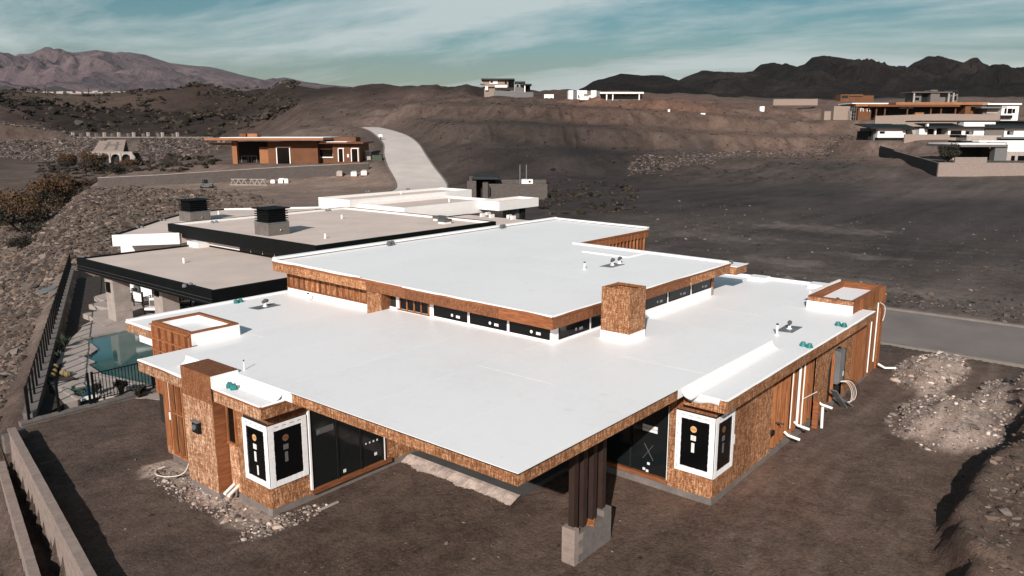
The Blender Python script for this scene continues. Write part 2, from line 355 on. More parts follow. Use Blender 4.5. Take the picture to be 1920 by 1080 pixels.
# the road uphill and the side street (centre line x, y, z, half width)
RD = []
for l, r, y, v in ((745,838,350,155),(728,812,312,174),(721,797,290,190),(720,784,270,206),(706,764,255,223),(692,736,245,240),(676,710,239,262)):
    a, b = PV(l, y, v), PV(r, y, v); RD.append(((a.x+b.x)/2, (a.y+b.y)/2, a.z, (a-b).length/2))
RD = [(48.2,-60,0,4.3),(48.2,-20,0,4.3),(48.2,10,0,4.3),(48.6,34,0,4.3),(55,58,0,4.3),(72,82,0,4.4),(92,100,0,4.5)] + RD
ROAD = catmull(RD, 7)
PADS = []                                 # flat building pads: (u0,u1,v0,v1,z,blend)
def pad(px0, px1, py, v0, v1, bl=6): PADS.append((upx(px0, py, v0), upx(px1, py, v0), v0, v1, zpx((px0+px1)/2, py, v0), bl))
pad(395, 690, 307.5, 178, 202, 4); pad(905, 1005, 182, 330, 352); pad(1060, 1210, 188.5, 320, 345)
pad(1555, 1840, 225, 300, 325); pad(1815, 1935, 226, 292, 318); pad(1635, 1990, 263.5, 240, 262); pad(1780, 2000, 304, 180, 205, 3)
def H(x, y, noise=True):
    x = np.asarray(x, float); y = np.asarray(y, float)
    u = x*rt[0]+y*rt[1]; v = x*fh[0]+y*fh[1]
    z = rbf(u, v)
    nz = fbm(x/55, y/55, 5, 3)*np.clip((v-190)/25, 0, 14) + fbm(x/9, y/9, 4, 9)*np.clip((v-150)/50, 0, 2.2)
    gul = (ridged(u/14+0.3*fbm(x/20, y/20, 2, 5), v/60, 3, 31)-0.6)*np.clip((v-175)/30, 0, 1)*sstep(420, 330, v)*2.4
    lh = (ridged(u/85+0.5*fbm(x/90, y/90, 2, 5), v/120, 5, 61)-0.62)*26*sstep(330, 400, v)*sstep(-70, -150, u)*sstep(900, 620, v)
    rk = (ridged(u/9, v/14, 4, 77)-0.5)*5*sstep(318, 330, v)*sstep(380, 340, v)*sstep(-175, -200, u)
    z = z + nz + gul + lh + rk
    sk_ = fbm(x/60, y/60, 3, 88)*0.35+u*0.0065; tq = z/6.3+sk_; tf = np.floor(tq); zt_ = (tf+sstep(0.18, 0.62, tq-tf)-sk_)*6.3+0.9
    kt = sstep(168, 185, v)*sstep(312, 286, v)*sstep(-62, -40, u)*0.6; z = z*(1-kt)+zt_*kt
    near = sstep(118, 150, v); z = z*near
    # pads
    for u0, u1, v0, v1, pz, bl in PADS:
        du = np.maximum(np.maximum(u0-u, u-u1), 0); dv = np.maximum(np.maximum(v0-v, v-v1), 0); d = np.hypot(du, dv)
        k = 1-sstep(0, bl, d); z = z*(1-k)+pz*k
    # wash with rip-rap bank, embankment across it
    dc = crest_d(x, y); zw = np.interp(v, [0, 60, 120, 200, 310, 400], [-6.5, -6.8, -7, -3, -1, 4]) + fbm(x/12, y/12, 3, 21)*0.9
    zb = z - np.maximum(dc-0.6, 0)*0.66 + fbm(x/3.5, y/3.5, 3, 12)*np.clip(dc, 0, 2)*0.35
    bank = np.maximum(zb, zw+np.maximum(dc-52, 0)*0.12)
    ter = np.where(dc < 0.72, -1.3, -1.75-(dc-0.72)*0.6)
    bank = np.where((y < 32.2) & (x < 9.6), np.where(dc > 0.06, ter+fbm(x/0.5, y/0.5, 3, 13)*0.12, z), bank)
    z = np.where((dc > 0) & (v < 312), bank, z)
    mnd = sstep(95, 110, v)*sstep(152, 140, v)*sstep(-28, -45, u)*np.clip(0.6-dc*0.0, 0, 1)*(dc < 0)
    z = z + mnd*(fbm(x/11, y/11, 4, 15)*2.6+0.9)*sstep(0, -6, dc)
    emb = 8.0-np.abs(v-313)*0.66*(v < 313) - (v > 321)*0.0
    kk = (u < -92) & (v < 322)
    z = np.where(kk & (v > 285), np.maximum(z, np.minimum(emb, 8.0)), z)
    # roads
    best = np.full(np.shape(x), 1e9); rz = np.zeros(np.shape(x)); rw = np.full(np.shape(x), 4.3)
    for i in range(len(ROAD)-1):
        ax, ay, az, aw = ROAD[i]; dx, dy = ROAD[i+1][0]-ax, ROAD[i+1][1]-ay
        t = np.clip(((x-ax)*dx+(y-ay)*dy)/(dx*dx+dy*dy), 0, 1); d = np.hypot(x-ax-t*dx, y-ay-t*dy)
        k = d < best; best = np.where(k, d, best); rz = np.where(k, az+t*(ROAD[i+1][2]-az), rz); rw = np.where(k, aw+t*(ROAD[i+1][3]-aw), rw)
    kr = 1-sstep(rw+0.5, rw+0.5+np.clip((v-60)/14, 1.2, 9), best); z = z*(1-kr)+(rz-0.06)*kr
    # near ground: soil relief, heaps, spoil bank, sunken neighbour garden
    nn = sstep(75, 45, v)*(dc < 0.2)
    inh = (x > 12.3) & (x < 38.5) & (y > 9.8) & (y < 31.5)
    nr = fbm(x/1.3, y/1.3, 4, 40)*0.10 + fbm(x/5, y/5, 3, 41)*0.12 + fbm(x/0.4, y/0.4, 3, 42)*0.06
    nr = np.where(inh, 0, nr)-0.02
    def heap(cx, cy, rx, ry, h, a=0.0, s=0):
        ca, sa = math.cos(a), math.sin(a); X = ((x-cx)*ca+(y-cy)*sa)/rx; Y = (-(x-cx)*sa+(y-cy)*ca)/ry
        r = np.hypot(X, Y)+fbm(x/0.9+s, y/0.9, 3, 50+s)*0.45
        return h*np.clip(1-r, 0, 1)**0.8*(1+fbm(x/0.5, y/0.5, 3, 60+s)*0.5)
    hp = heap(33.0, 5.35, 3.0, 1.9, 0.85, 0.1, 1)+heap(39.6, 7.3, 3.2, 1.35, 0.6, -0.1, 2)+heap(37.4, 3.9, 2.6, 1.1, 0.55, 0.3, 3)
    yb = 2.95+0.35*np.sin(x*0.55)+fbm(x/1.4, x*0+3.3, 3, 70)*0.7
    bk = np.where(y > yb, np.clip(1-(y-yb)/0.5, 0, 1), np.clip(1-(yb-y)/6.5, 0.25, 1))*(0.95+fbm(x/2.2, y/2.2, 4, 71)*0.7)*sstep(14, 17.5, x)*sstep(46, 37, x)
    # loose, dug-over soil beside the footings
    ex = np.where((x > 9.9) & (x < 12.1) & (y > 18.2) & (y < 25.4), fbm(x/0.45, y/0.45, 3, 80)*0.16, 0)
    z = z + nn*(nr+ex+hp+np.where((x > 13) & (y < 8), bk, 0))
    # driveway end rises a little toward the street
    z = z + nn*np.clip((x-30)/10, 0, 1)*0.22*(best > 4.9)
    gdn = (dc < -0.35) & (y > 33.05) & (y < 67) & (x < 47)
    z = np.where(gdn, -0.7, z)
    return z
def hz(x, y): return float(H(np.array([x]), np.array([y]))[0])
vl = np.concatenate([np.arange(-14, 12, 1.3), np.arange(12, 62, 0.21), np.arange(62, 330, 1.25), 330*np.exp(np.linspace(0, math.log(9800/330), 70))])
uh = np.concatenate([np.arange(0, 42, 0.24), np.arange(42, 215, 1.35), 215*np.exp(np.linspace(0, math.log(7000/215), 45))])
ul = np.concatenate([-uh[:0:-1], uh])
UU, VV = np.meshgrid(ul, vl); XX = UU*rt[0]+VV*fh[0]; YY = UU*rt[1]+VV*fh[1]
ZZ = H(XX.ravel(), YY.ravel()).reshape(XX.shape)
nu, nv = len(ul), len(vl); idx = np.arange(nu*nv).reshape(nv, nu)
TQ = np.stack([idx[:-1, :-1], idx[:-1, 1:], idx[1:, 1:], idx[1:, :-1]], -1).reshape(-1, 4)
def s2l(c): c = np.array(c)/255.0; return np.where(c <= 0.04045, c/12.92, ((c+0.055)/1.055)**2.4)
# ---- soil colours (what the ground is made of), blended from sampled places
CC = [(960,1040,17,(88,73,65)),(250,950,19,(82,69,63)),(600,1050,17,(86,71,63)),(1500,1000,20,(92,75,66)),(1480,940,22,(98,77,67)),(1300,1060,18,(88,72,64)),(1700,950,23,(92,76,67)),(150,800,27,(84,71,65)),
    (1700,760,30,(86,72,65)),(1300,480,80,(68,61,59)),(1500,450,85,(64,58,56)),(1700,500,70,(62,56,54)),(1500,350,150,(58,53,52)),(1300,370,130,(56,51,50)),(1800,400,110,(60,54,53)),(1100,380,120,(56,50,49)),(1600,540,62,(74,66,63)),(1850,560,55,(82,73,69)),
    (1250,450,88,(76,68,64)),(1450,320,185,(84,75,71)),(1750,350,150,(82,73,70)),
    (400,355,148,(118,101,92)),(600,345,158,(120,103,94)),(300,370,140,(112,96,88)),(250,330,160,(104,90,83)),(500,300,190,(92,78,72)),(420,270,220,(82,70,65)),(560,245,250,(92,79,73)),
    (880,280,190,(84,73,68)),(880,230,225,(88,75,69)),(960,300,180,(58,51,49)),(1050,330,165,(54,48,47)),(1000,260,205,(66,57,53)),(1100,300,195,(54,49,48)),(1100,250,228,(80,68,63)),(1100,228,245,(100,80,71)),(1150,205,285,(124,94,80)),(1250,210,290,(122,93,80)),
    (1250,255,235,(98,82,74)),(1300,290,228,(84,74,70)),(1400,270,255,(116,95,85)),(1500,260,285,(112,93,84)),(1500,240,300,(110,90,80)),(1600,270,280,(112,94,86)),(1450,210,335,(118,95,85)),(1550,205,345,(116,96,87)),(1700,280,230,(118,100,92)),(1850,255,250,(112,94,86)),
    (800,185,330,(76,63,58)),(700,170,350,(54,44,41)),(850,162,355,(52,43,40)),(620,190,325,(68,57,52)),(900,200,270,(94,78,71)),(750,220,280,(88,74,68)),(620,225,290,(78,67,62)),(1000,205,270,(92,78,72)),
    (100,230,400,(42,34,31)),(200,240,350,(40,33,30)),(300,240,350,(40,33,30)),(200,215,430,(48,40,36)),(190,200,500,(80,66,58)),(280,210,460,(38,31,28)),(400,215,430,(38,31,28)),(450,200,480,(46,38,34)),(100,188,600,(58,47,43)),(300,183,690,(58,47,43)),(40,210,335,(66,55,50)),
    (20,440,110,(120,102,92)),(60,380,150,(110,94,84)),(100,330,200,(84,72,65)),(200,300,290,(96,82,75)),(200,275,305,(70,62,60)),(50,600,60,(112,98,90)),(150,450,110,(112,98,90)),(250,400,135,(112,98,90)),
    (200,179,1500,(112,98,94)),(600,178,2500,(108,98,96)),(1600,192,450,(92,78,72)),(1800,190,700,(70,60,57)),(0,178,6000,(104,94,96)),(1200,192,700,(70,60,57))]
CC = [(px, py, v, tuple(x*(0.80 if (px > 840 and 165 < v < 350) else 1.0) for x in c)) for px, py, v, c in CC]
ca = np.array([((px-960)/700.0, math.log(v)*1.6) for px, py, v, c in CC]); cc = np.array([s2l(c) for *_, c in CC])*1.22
vb = np.maximum(VV.ravel(), 8.0); qa = (UU.ravel()/vb)*F/700.0; qb = np.log(vb)*1.6
num = np.zeros((len(qa), 3)); den = np.zeros(len(qa))
for i in range(len(CC)):
    wgt = 1.0/((qa-ca[i, 0])**2+(qb-ca[i, 1])**2+2e-3)**2; num += wgt[:, None]*cc[i]; den += wgt
colr = num/den[:, None]
xr, yr = XX.ravel(), YY.ravel()
def blendc(mask, c):
    global colr
    colr = colr*(1-mask[:, None])+np.array(s2l(c))*1.22*mask[:, None]
nm = fbm(xr/1.1, yr/1.1, 4, 90)
hm = np.maximum.reduce([sstep(1.05, 0.8, np.hypot((xr-cx)/rx, (yr-cy)/ry)+nm*0.5) for cx, cy, rx, ry in ((33.0,5.35,3.2,2.1),(39.6,7.3,3.4,1.5),(37.4,3.9,2.8,1.3),(35.6,6.6,3.6,0.5))])
blendc(hm*0.9, (146,129,120))
blendc(sstep(1.0, 0.55, np.abs(yr-2.2)/2.0+nm*0.7)*((xr > 22) & (xr < 40))*0.4, (88,74,67))
# tyre tracks pressed into the soil
for y0, amp, ph, wl in ((7.4, .5, 0, 19), (5.7, .5, 0, 19), (7.9, 1.1, 1.2, 26), (6.2, 1.1, 1.2, 26), (4.9, .35, 2.0, 15), (8.3, .2, .4, 22)):
    dd_ = np.abs(yr-(y0+amp*np.sin(xr/wl*6.28+ph)+np.clip(16-xr, 0, 9)*-.25)); blendc(sstep(.24, .08, dd_+nm*.12)*((xr > 10) & (xr < 44))*(0.30+nm*.5).clip(0, .5), (106,90,81))
for x0, amp, ph in ((58.5, 2.5, 0), (61.0, 2.5, 0), (70, 5, 1.1), (72.6, 5, 1.1), (84, 4, 2.2), (86.5, 4, 2.2)):
    dd_ = np.abs(xr-(x0+amp*np.sin(yr/60*6.28+ph))); blendc(sstep(.8, .2, dd_+nm*.4)*((yr > 0) & (yr < 75))*(0.3+nm*.6).clip(0, .5), (92,83,79))
for cx, cy, r_ in ((66,24,3.0),(78,36,4),(59,12,2.4),(92,30,5),(60,17,1.8),(74,20,2.5)):
    blendc(sstep(1.0, .4, np.hypot(xr-cx, (yr-cy)/1.8)/r_+nm*1.3)*.45, (112,101,95))
# pale dug-out caliche along the left wing footing
ft = ((xr > 10.6) & (xr < 12.2) & (yr > 18.0) & (yr < 25.6)).astype(float)*sstep(10.9, 11.4, xr+nm*1.6)*sstep(18.3, 18.8, yr+nm)
blendc(np.clip(ft, 0, 1)*0.85, (162,144,133))
colr = np.clip(colr, 0.004, 0.9)
gm = Mt('soil', 0.95, 0.12)
at = gm.n('ShaderNodeAttribute', attribute_name='soil'); a0 = at.outputs['Color']
f1 = gm.noise(0.09, 7, 0.62); f2 = gm.noise(0.7, 6, 0.62); f3 = gm.noise(9, 5, 0.7); f4 = gm.noise(45, 3, 0.6)
st = gm.noise(0.16, 6, 0.62, gm.mapv((0.3, 2.0, 1), (0, 0, 0.35)))
def cells(sc, w_):
    q = gm.n('ShaderNodeTexVoronoi'); q.inputs['Scale'].default_value = sc; gm.l(gm.pos, q.inputs['Vector']); e = gm.n('ShaderNodeSeparateColor'); gm.l(q.outputs['Color'], e.inputs[0]); return gm.math('MULTIPLY', gm.math('SUBTRACT', e.outputs[0], 0.5), w_)
def wt(q, w_): return gm.math('MULTIPLY', gm.math('SUBTRACT', q, 0.5), w_)
f5 = gm.noise(2.6, 5, 0.7)
k = gm.math('ADD', 1.0, wt(f1, 1.1))
for q, w_ in ((f2, 0.8), (f3, 0.9), (f4, 1.1), (f5, 1.0), (st, 1.2)): k = gm.math('ADD', k, wt(q, w_))
k = gm.math('ADD', gm.math('ADD', k, cells(15, 0.28)), gm.math('ADD', cells(3.2, 0.16), cells(1.1, 0.14)))
k = gm.math('MAXIMUM', k, 0.3)
vo = gm.n('ShaderNodeTexVoronoi'); vo.inputs['Scale'].default_value = 7.0; gm.l(gm.pos, vo.inputs['Vector'])
sc_ = gm.n('ShaderNodeSeparateColor'); gm.l(vo.outputs['Color'], sc_.inputs[0])
peb = gm.math('MULTIPLY', gm.ramp(vo.outputs['Distance'], [(0.12, (1, 1, 1)), (0.24, (0, 0, 0))]), gm.ramp(sc_.outputs[0], [(0.72, (0, 0, 0)), (0.78, (1, 1, 1))]))
col = gm.mix(gm.math('MULTIPLY', peb, 0.35), mulv(gm, a0, k), (0.15, 0.12, 0.105))
gm.base(col); gm.bump(gm.math('ADD', gm.math('ADD', gm.math('MULTIPLY', f3, 0.6), gm.math('MULTIPLY', f4, 0.25)), gm.math('ADD', gm.math('MULTIPLY', f2, 1.2), gm.math('MULTIPLY', peb, 0.3))), 1.0, 0.10)
gnd = npmesh('ground', np.stack([xr, yr, ZZ.ravel()], 1), TQ, 'soil', None, True)
ca_ = gnd.data.color_attributes.new('soil', 'FLOAT_COLOR', 'POINT')
ca_.data.foreach_set('color', np.concatenate([colr, np.ones((len(colr), 1))], 1).astype(np.float32).ravel())
tag(gnd, 'bare brown desert soil of the building lots and hills', 'ground', kind='structure')

# ---- road ribbons with kerbs
def ribbon(name, i0, i1, mat, label):
    pts = ROAD[i0:i1]; V = []; Fq = []
    for i, (x, y, z, hw) in enumerate(pts):
        a = pts[min(i+1, len(pts)-1)][:2]-pts[max(i-1, 0)][:2]; a = a/np.hypot(*a); n = np.array([-a[1], a[0]])
        for t, dz in ((-1, 0), (-0.5, .05), (0, .07), (0.5, .05), (1, 0)):
            V.append((x+n[0]*t*hw, y+n[1]*t*hw, z+0.05+dz))
        if i:
            for k in range(4): b = i*5+k; Fq.append((b-5, b-4, b+1, b))
    o = mesh(name, V, Fq, mat, None, True); tag(o, label, 'road', kind='structure')
    for s in (-1, 1):
        V = []; Fq = []
        for i, (x, y, z, hw) in enumerate(pts):
            a = pts[min(i+1, len(pts)-1)][:2]-pts[max(i-1, 0)][:2]; a = a/np.hypot(*a); n = np.array([-a[1], a[0]])*s
            for q, dz in ((hw-.02, -.1), (hw, .17), (hw+.32, .17), (hw+.34, -.25)): V.append((x+n[0]*q, y+n[1]*q, z+dz))
            if i:
                for k in range(3):
                    b = i*4+k; Fq.append((b-4, b-3, b+1, b))
        mesh('kerb', V, Fq, 'kerb', o)
j = 7*6
ribbon('street', 0, j+1, 'asphalt', 'dark paved street behind the unfinished house')
ribbon('road', j, len(ROAD), 'road_pale', 'pale paved road curving uphill past the brown house')

# ---- mountains
def mountain(name, prof, v0, vb_, vf, yb, mat, seed, rough, label, pw=1.0, seg=(420, 90)):
    px = np.array([p[0] for p in prof], float); py = np.array([p[1] for p in prof], float)
    cu = np.linspace(px[0], px[-1], seg[0]); cyv = np.interp(cu, px, py)+fbm(cu/22, cu*0+seed, 5, seed+3)*(5.0 if v0 < 2000 else 1.8)
    t = np.concatenate([np.linspace(-1, 0, seg[1]), np.linspace(0, 1, 14)[1:]])
    zb = np.array([zpx(960, yb, v0) for _ in cu]); sl = (zpx(960, yb, v0)-CZ)/v0; zr = np.array([zpx(a, b, v0) for a, b in zip(cu, cyv)])
    un = (cu-960)/1498.0
    TT, UN = np.meshgrid(t, un, indexing='ij'); vv = np.where(TT < 0, v0+TT*vf, v0+TT*vb_)
    uu = UN*v0*(1+0.35*(vv-v0)/v0); hgt = np.maximum(zr-zb, 0)[None, :]
    prof_ = (1-np.abs(TT))**pw
    s = v0*0.055
    r = ridged(uu/s+fbm(uu/s, vv/s, 2, seed)*0.7, vv/(s*1.5), 6, seed)
    edge = np.clip(-TT*3.2, 0, 1)*np.clip((1+TT)*2.5, 0, 1)
    z = CZ+sl*vv - hgt*0.10 + hgt*1.10*np.where(TT < 0, prof_, (1-TT)) + hgt*rough*(r-0.62)*edge + hgt*0.05*fbm(uu/(s*.12), vv/(s*.12), 4, seed+7)*np.clip(hgt/60, 0, 1)*np.clip(-TT*6, 0, 1)
    p = rt[None, None, :]*uu[..., None]+fh[None, None, :]*vv[..., None]; p = p.copy(); p[..., 2] = z
    a, b = TT.shape; ix = np.arange(a*b).reshape(a, b); q = np.stack([ix[:-1, :-1], ix[:-1, 1:], ix[1:, 1:], ix[1:, :-1]], -1).reshape(-1, 4)
    o = npmesh(name, p.reshape(-1, 3), q, mat, None, False); tag(o, label, 'mountain', kind='structure'); return o
def mtn_mat(name, c0, c1, c2, sc):
    m = Mt(name, 0.95, 0.1); a = m.noise(sc, 8, 0.65); b = m.noise(sc*7, 6, 0.7); kk = m.math('ADD', m.math('MULTIPLY', a, 0.6), m.math('MULTIPLY', b, 0.4))
    m.base(m.ramp(kk, [(0.35, c0), (0.5, c1), (0.66, c2)])); m.bump(b, 0.8, 1.2/sc*0.05); return m
mtn_mat('rock_far', (0.055, 0.046, 0.053), (0.108, 0.074, 0.082), (0.17, 0.122, 0.122), 0.0016)
mtn_mat('rock_black', (0.007, 0.0058, 0.0056), (0.014, 0.011, 0.0102), (0.034, 0.026, 0.023), 0.006)
mtn_mat('rock_low', (0.05, 0.043, 0.042), (0.075, 0.064, 0.062), (0.13, 0.105, 0.095), 0.004)
mountain('mountain_range', [(-500,130),(-300,118),(-100,112),(0,108),(25,103),(70,108),(100,98),(150,100),(195,93),(235,100),(260,99),(285,103),(330,118),(360,122),(400,125),(430,132),(470,143),(500,150),(540,145),(570,152),(610,158),(660,163),(720,171),(800,173),(900,176),(1100,180),(1400,184)], 8000, 1500, 3600, 181, 'rock_far', 5, 0.95, 'distant purple-brown mountain range beyond the town', 0.85)
mountain('hill', [(1060,200),(1085,168),(1110,152),(1160,138),(1185,139),(1200,142),(1240,141),(1262,150),(1290,165),(1330,185),(1360,200)], 1000, 300, 260, 197, 'rock_black', 11, 0.3, 'rounded black rock hill behind the white flat-roofed house', 0.75, (260, 60))
mountain('mountain', [(1200,196),(1240,170),(1268,152),(1285,143),(1310,133),(1380,136),(1405,134),(1420,121),(1445,116),(1475,129),(1500,121),(1512,108),(1535,103),(1560,108),(1600,112),(1650,128),(1680,136),(1700,118),(1728,105),(1762,111),(1790,122),(1830,135),(1870,141),(1893,126),(1920,122),(2000,105),(2100,120),(2200,150),(2400,190)], 1500, 400, 560, 194, 'rock_black', 23, 0.6, 'jagged black rock mountain ridge behind the hillside houses', 0.8, (480, 90))
for i, (a, t, b, yy) in enumerate(((-60,20,65,159),(62,112,165,160),(205,242,275,167),(262,335,385,165),(370,392,420,171))):
    mountain('low_hill', [(a-20,181),(a,178),((a+t)/2,(yy+176)/2-2),(t,yy),((t+b)/2,(yy+176)/2-1),(b,177),(b+20,181)], 2600+i*150, 200, 250, 180, 'rock_low', 40+i, 0.3, 'low dark hill at the foot of the far mountains', 0.8, (50, 24))

# ================================================================== THE UNFINISHED HOUSE
HS = empty('unfinished_house', (12.0, 19.0, 0), 'unfinished house with white membrane roofs and bare strand-board walls', 'house')
def sheets_x(X, y0, y1, z0, z1, mat='osb', th=0.014, out=-1, sw=2.44, sh=1.22, par=HS, name='osb_sheet', jit=0.004):
    """sheathing on a wall facing -X"""
    a = y0
    while a < y1-0.02:
        b = min(a+sw, y1); c = z0
        while c < z1-0.02:
            d = min(c+sh, z1); j = random.uniform(0, jit)
            box(name, X-th-j, X-j+0.002, a+0.005, b-0.005, c+0.004, d-0.004, mat, par); c = d
        a = b
def sheets_y(Y, x0, x1, z0, z1, mat='osb', th=0.014, sw=2.44, sh=1.22, par=HS, name='osb_sheet', jit=0.004):
    a = x0
    while a < x1-0.02:
        b = min(a+sw, x1); c = z0
        while c < z1-0.02:
            d = min(c+sh, z1); j = random.uniform(0, jit)
            box(name, a+0.005, b-0.005, Y-th-j, Y-j+0.002, c+0.004, d-0.004, mat, par); c = d
        a = b
def membrane(x0, x1, y0, y1, z, sw=3.0, off=0.0, par=HS, th=0.02):
    a = y0; k = 0
    while a < y1-0.01:
        b = min((math.floor((a-off)/sw+1e-6)+1)*sw+off, y1); e = 0.0 if k % 2 else 0.003
        # split long runs with a cross seam
        xs = [x0] + ([x0+(x1-x0)*random.uniform(.35, .65)] if x1-x0 > 9 else []) + [x1]
        for p, q in zip(xs[:-1], xs[1:]):
            box('membrane_sheet', p+(.011 if p > x0 else 0), q, a+(.011 if a > y0 else 0), b, z-th, z, 'membrane', par)
        a = b; k += 1
def flap(pts, drop, mat='membrane_flap', par=HS, nrm=(-1, 0), seed=0, out=0.02, lo=0.25):
    """ragged membrane edge hanging over a fascia; pts = [(x,y,z),(x,y,z)]"""
    a, b = Vector(pts[0]), Vector(pts[1]); n = max(8, int((b-a).length/0.22)); V = []; Fq = []
    o = Vector((nrm[0], nrm[1], 0))
    for i in range(n+1):
        t = i/n; p = a.lerp(b, t); k = float(fbm(np.array([t*n*0.13+seed*7.7]), np.array([seed*3.1]), 3, 5)[0])
        k2 = float(vn(np.array([t*n*0.6+seed]), np.array([1.5]), 8)[0])
        d = drop*max(lo, 0.8+2.2*k) ; bul = out*(0.5+k2)
        V += [p-o*0.05+Vector((0, 0, 0.006)), p+o*bul*0.6+Vector((0, 0, -0.002)), p+o*(bul+0.012)+Vector((0, 0, -d)), p+o*(bul+0.004)+Vector((0, 0, -d)), p+o*0.004+Vector((0, 0, -0.02))]
        if i:
            for q in range(4): s = (i-1)*5+q; Fq.append((s, s+1, s+6, s+5))
    return mesh('membrane_edge', V, Fq, mat, par, True)

# ---- stem walls and slabs
for a in ((12.0,17.9,19.17,19.42),(12.0,12.3,19.42,21.3),(11.55,12.3,21.31,23.04),(12.15,12.45,23.04,25.4),(20.95,21.25,9.45,19.4),(21.25,38.3,9.45,9.75)):
    box('foundation', *a, -0.35, 0.2, 'footing', HS)
box('terrace_slab', 17.55, 20.95, 14.3, 19.16, -0.35, 0.14, 'concrete_dark', HS)
V = []; Fq = []
for i in range(201):                                      # broken concrete spill along the slab edge
    y = 14.2+5.3*i/200
    for k, (dx, zz_) in enumerate(((0.0, 0.13), (-0.16, 0.11), (-0.42, 0.0), (-0.62, -0.06), (-0.78, -0.2))):
        V.append((17.56+dx*(1+0.4*float(fbm(np.array([y*1.6]), np.array([k*.4]), 3, 33)[0]))+random.uniform(-.012, .012)*(k > 0), y, zz_+random.uniform(-.012, .012)*(k > 0)+0.06*float(fbm(np.array([y*2.6]), np.array([k*.7]), 3, 34)[0])*(k > 0)))
    if i:
        for k in range(4): s = (i-1)*5+k; Fq.append((s, s+5, s+6, s+1))
mesh('footing_spill', V, Fq, 'rough_caliche', HS)

# ---- left wing, facing -X
box('wall', 12.016, 12.3, 19.186, 21.31, 0.2, 3.55, 'interior_shade', HS)
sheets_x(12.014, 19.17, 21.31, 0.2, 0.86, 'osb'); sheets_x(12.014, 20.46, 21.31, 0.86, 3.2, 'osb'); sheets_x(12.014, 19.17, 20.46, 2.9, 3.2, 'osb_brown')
# tall strand-board box standing through the roof
box('wall', 11.566, 12.48, 21.38, 23.13, 0.2, 3.98, 'interior_shade', HS)
sheets_x(11.564, 21.37, 23.14, 0.2, 3.1, 'osb_fresh', sh=2.9); sheets_x(11.564, 21.37, 23.14, 3.1, 4.0, 'osb_brown')
box('osb_sheet', 11.55, 12.5, 21.37, 23.15, 3.985, 4.005, 'osb_brown', HS)
sheets_y(21.385, 11.56, 12.5, 0.2, 3.2, 'beam'); sheets_y(21.383, 11.56, 12.5, 3.6, 3.99, 'membrane_flap', name='membrane_sheet')
# narrow window beside it
wn = box('window', 11.965, 12.01, 20.86, 21.22, 1.85, 3.05, 'glass_black', HS)
for a in ((20.80,20.86,1.79,3.11),(21.22,21.30,1.79,3.11)): box('stud', 11.93, 12.0, *a[:2], *a[2:], 'lumber', wn)
box('sill', 11.90, 12.0, 20.80, 21.30, 1.79, 1.85, 'lumber', wn)
box('osb_sheet', 11.975, 12.0, 20.82, 21.30, 0.25, 1.78, 'osb_fresh', HS)
# electric meter box on the panel
mb = box('meter_box', 11.42, 11.55, 22.12, 22.46, 2.0, 2.36, 'black_paint', HS)
box('hood', 11.38, 11.56, 22.09, 22.49, 2.36, 2.39, 'metal_grey', mb); disc('dial', (11.42, 22.29, 2.2), (-1, 0, 0), 0.09, 0.04, 'metal_grey', mb)
# open stud bay
box('wall', 12.3, 12.42, 23.1, 25.4, 0.2, 3.2, 'interior_shade', HS)
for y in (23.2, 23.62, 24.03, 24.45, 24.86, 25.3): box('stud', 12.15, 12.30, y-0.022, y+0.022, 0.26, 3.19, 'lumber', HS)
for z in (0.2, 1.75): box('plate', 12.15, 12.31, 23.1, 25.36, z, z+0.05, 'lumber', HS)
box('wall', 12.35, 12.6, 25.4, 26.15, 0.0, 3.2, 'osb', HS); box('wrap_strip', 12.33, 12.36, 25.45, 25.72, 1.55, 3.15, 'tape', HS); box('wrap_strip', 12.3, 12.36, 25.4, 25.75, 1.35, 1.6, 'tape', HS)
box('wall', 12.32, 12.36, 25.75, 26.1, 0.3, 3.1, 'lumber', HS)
tube('cable', [(11.9,23.15,1.5),(11.6,23.3,0.55),(11.45,23.5,0.25),(11.2,23.9,0.14),(11.05,24.4,0.12),(11.25,24.75,0.12),(11.5,24.7,0.16)], 0.018, 'cable', HS)
for y in (20.98, 21.2): tube('pipe_stub', [(12.0,y,0.42),(11.55,y-0.16,0.30)], 0.055, 'pvc', HS, 10)
box('plank', 13.1, 13.8, 18.36, 18.44, 0.0, 0.04, 'stone_tan', HS)

# ---- bay windows
def letters(par, pts, right, nrm, mat='ink'):
    for p, s, sz in pts: text('print', s, sz, mat, faceM(p, right, nrm), par)
def ragged_frame(name, par, o, right, upv, nrm, w, h, t, mat='tape'):
    """white flashing tape with torn inner edge; o = lower-left corner"""
    o, right, upv, nrm = map(Vector, (o, right, upv, nrm)); V = []; Fq = []
    def strip(a, b, inn, wd, sd):
        n = max(6, int((b-a).length/0.06)); base = len(V)
        for i in range(n+1):
            p = a.lerp(b, i/n); k = wd*(1+0.22*random.uniform(-.14, .14)); e = random.uniform(0, .004)
            V.extend([p, p+nrm*(0.012+e), p+inn*k+nrm*(0.012+e), p+inn*k])
            if i:
                s = base+(i-1)*4
                for q in range(3): Fq.append((s+q, s+q+1, s+q+5, s+q+4))
    strip(o, o+right*w, upv, t, 1); strip(o+upv*h, o+upv*h+right*w, -upv, t*1.15, 2)
    o2 = o+nrm*0.004
    strip(o2, o2+upv*h, right, t, 3); strip(o2+right*w, o2+right*w+upv*h, -right, t, 4)
    return mesh(name, V, Fq, mat, par)
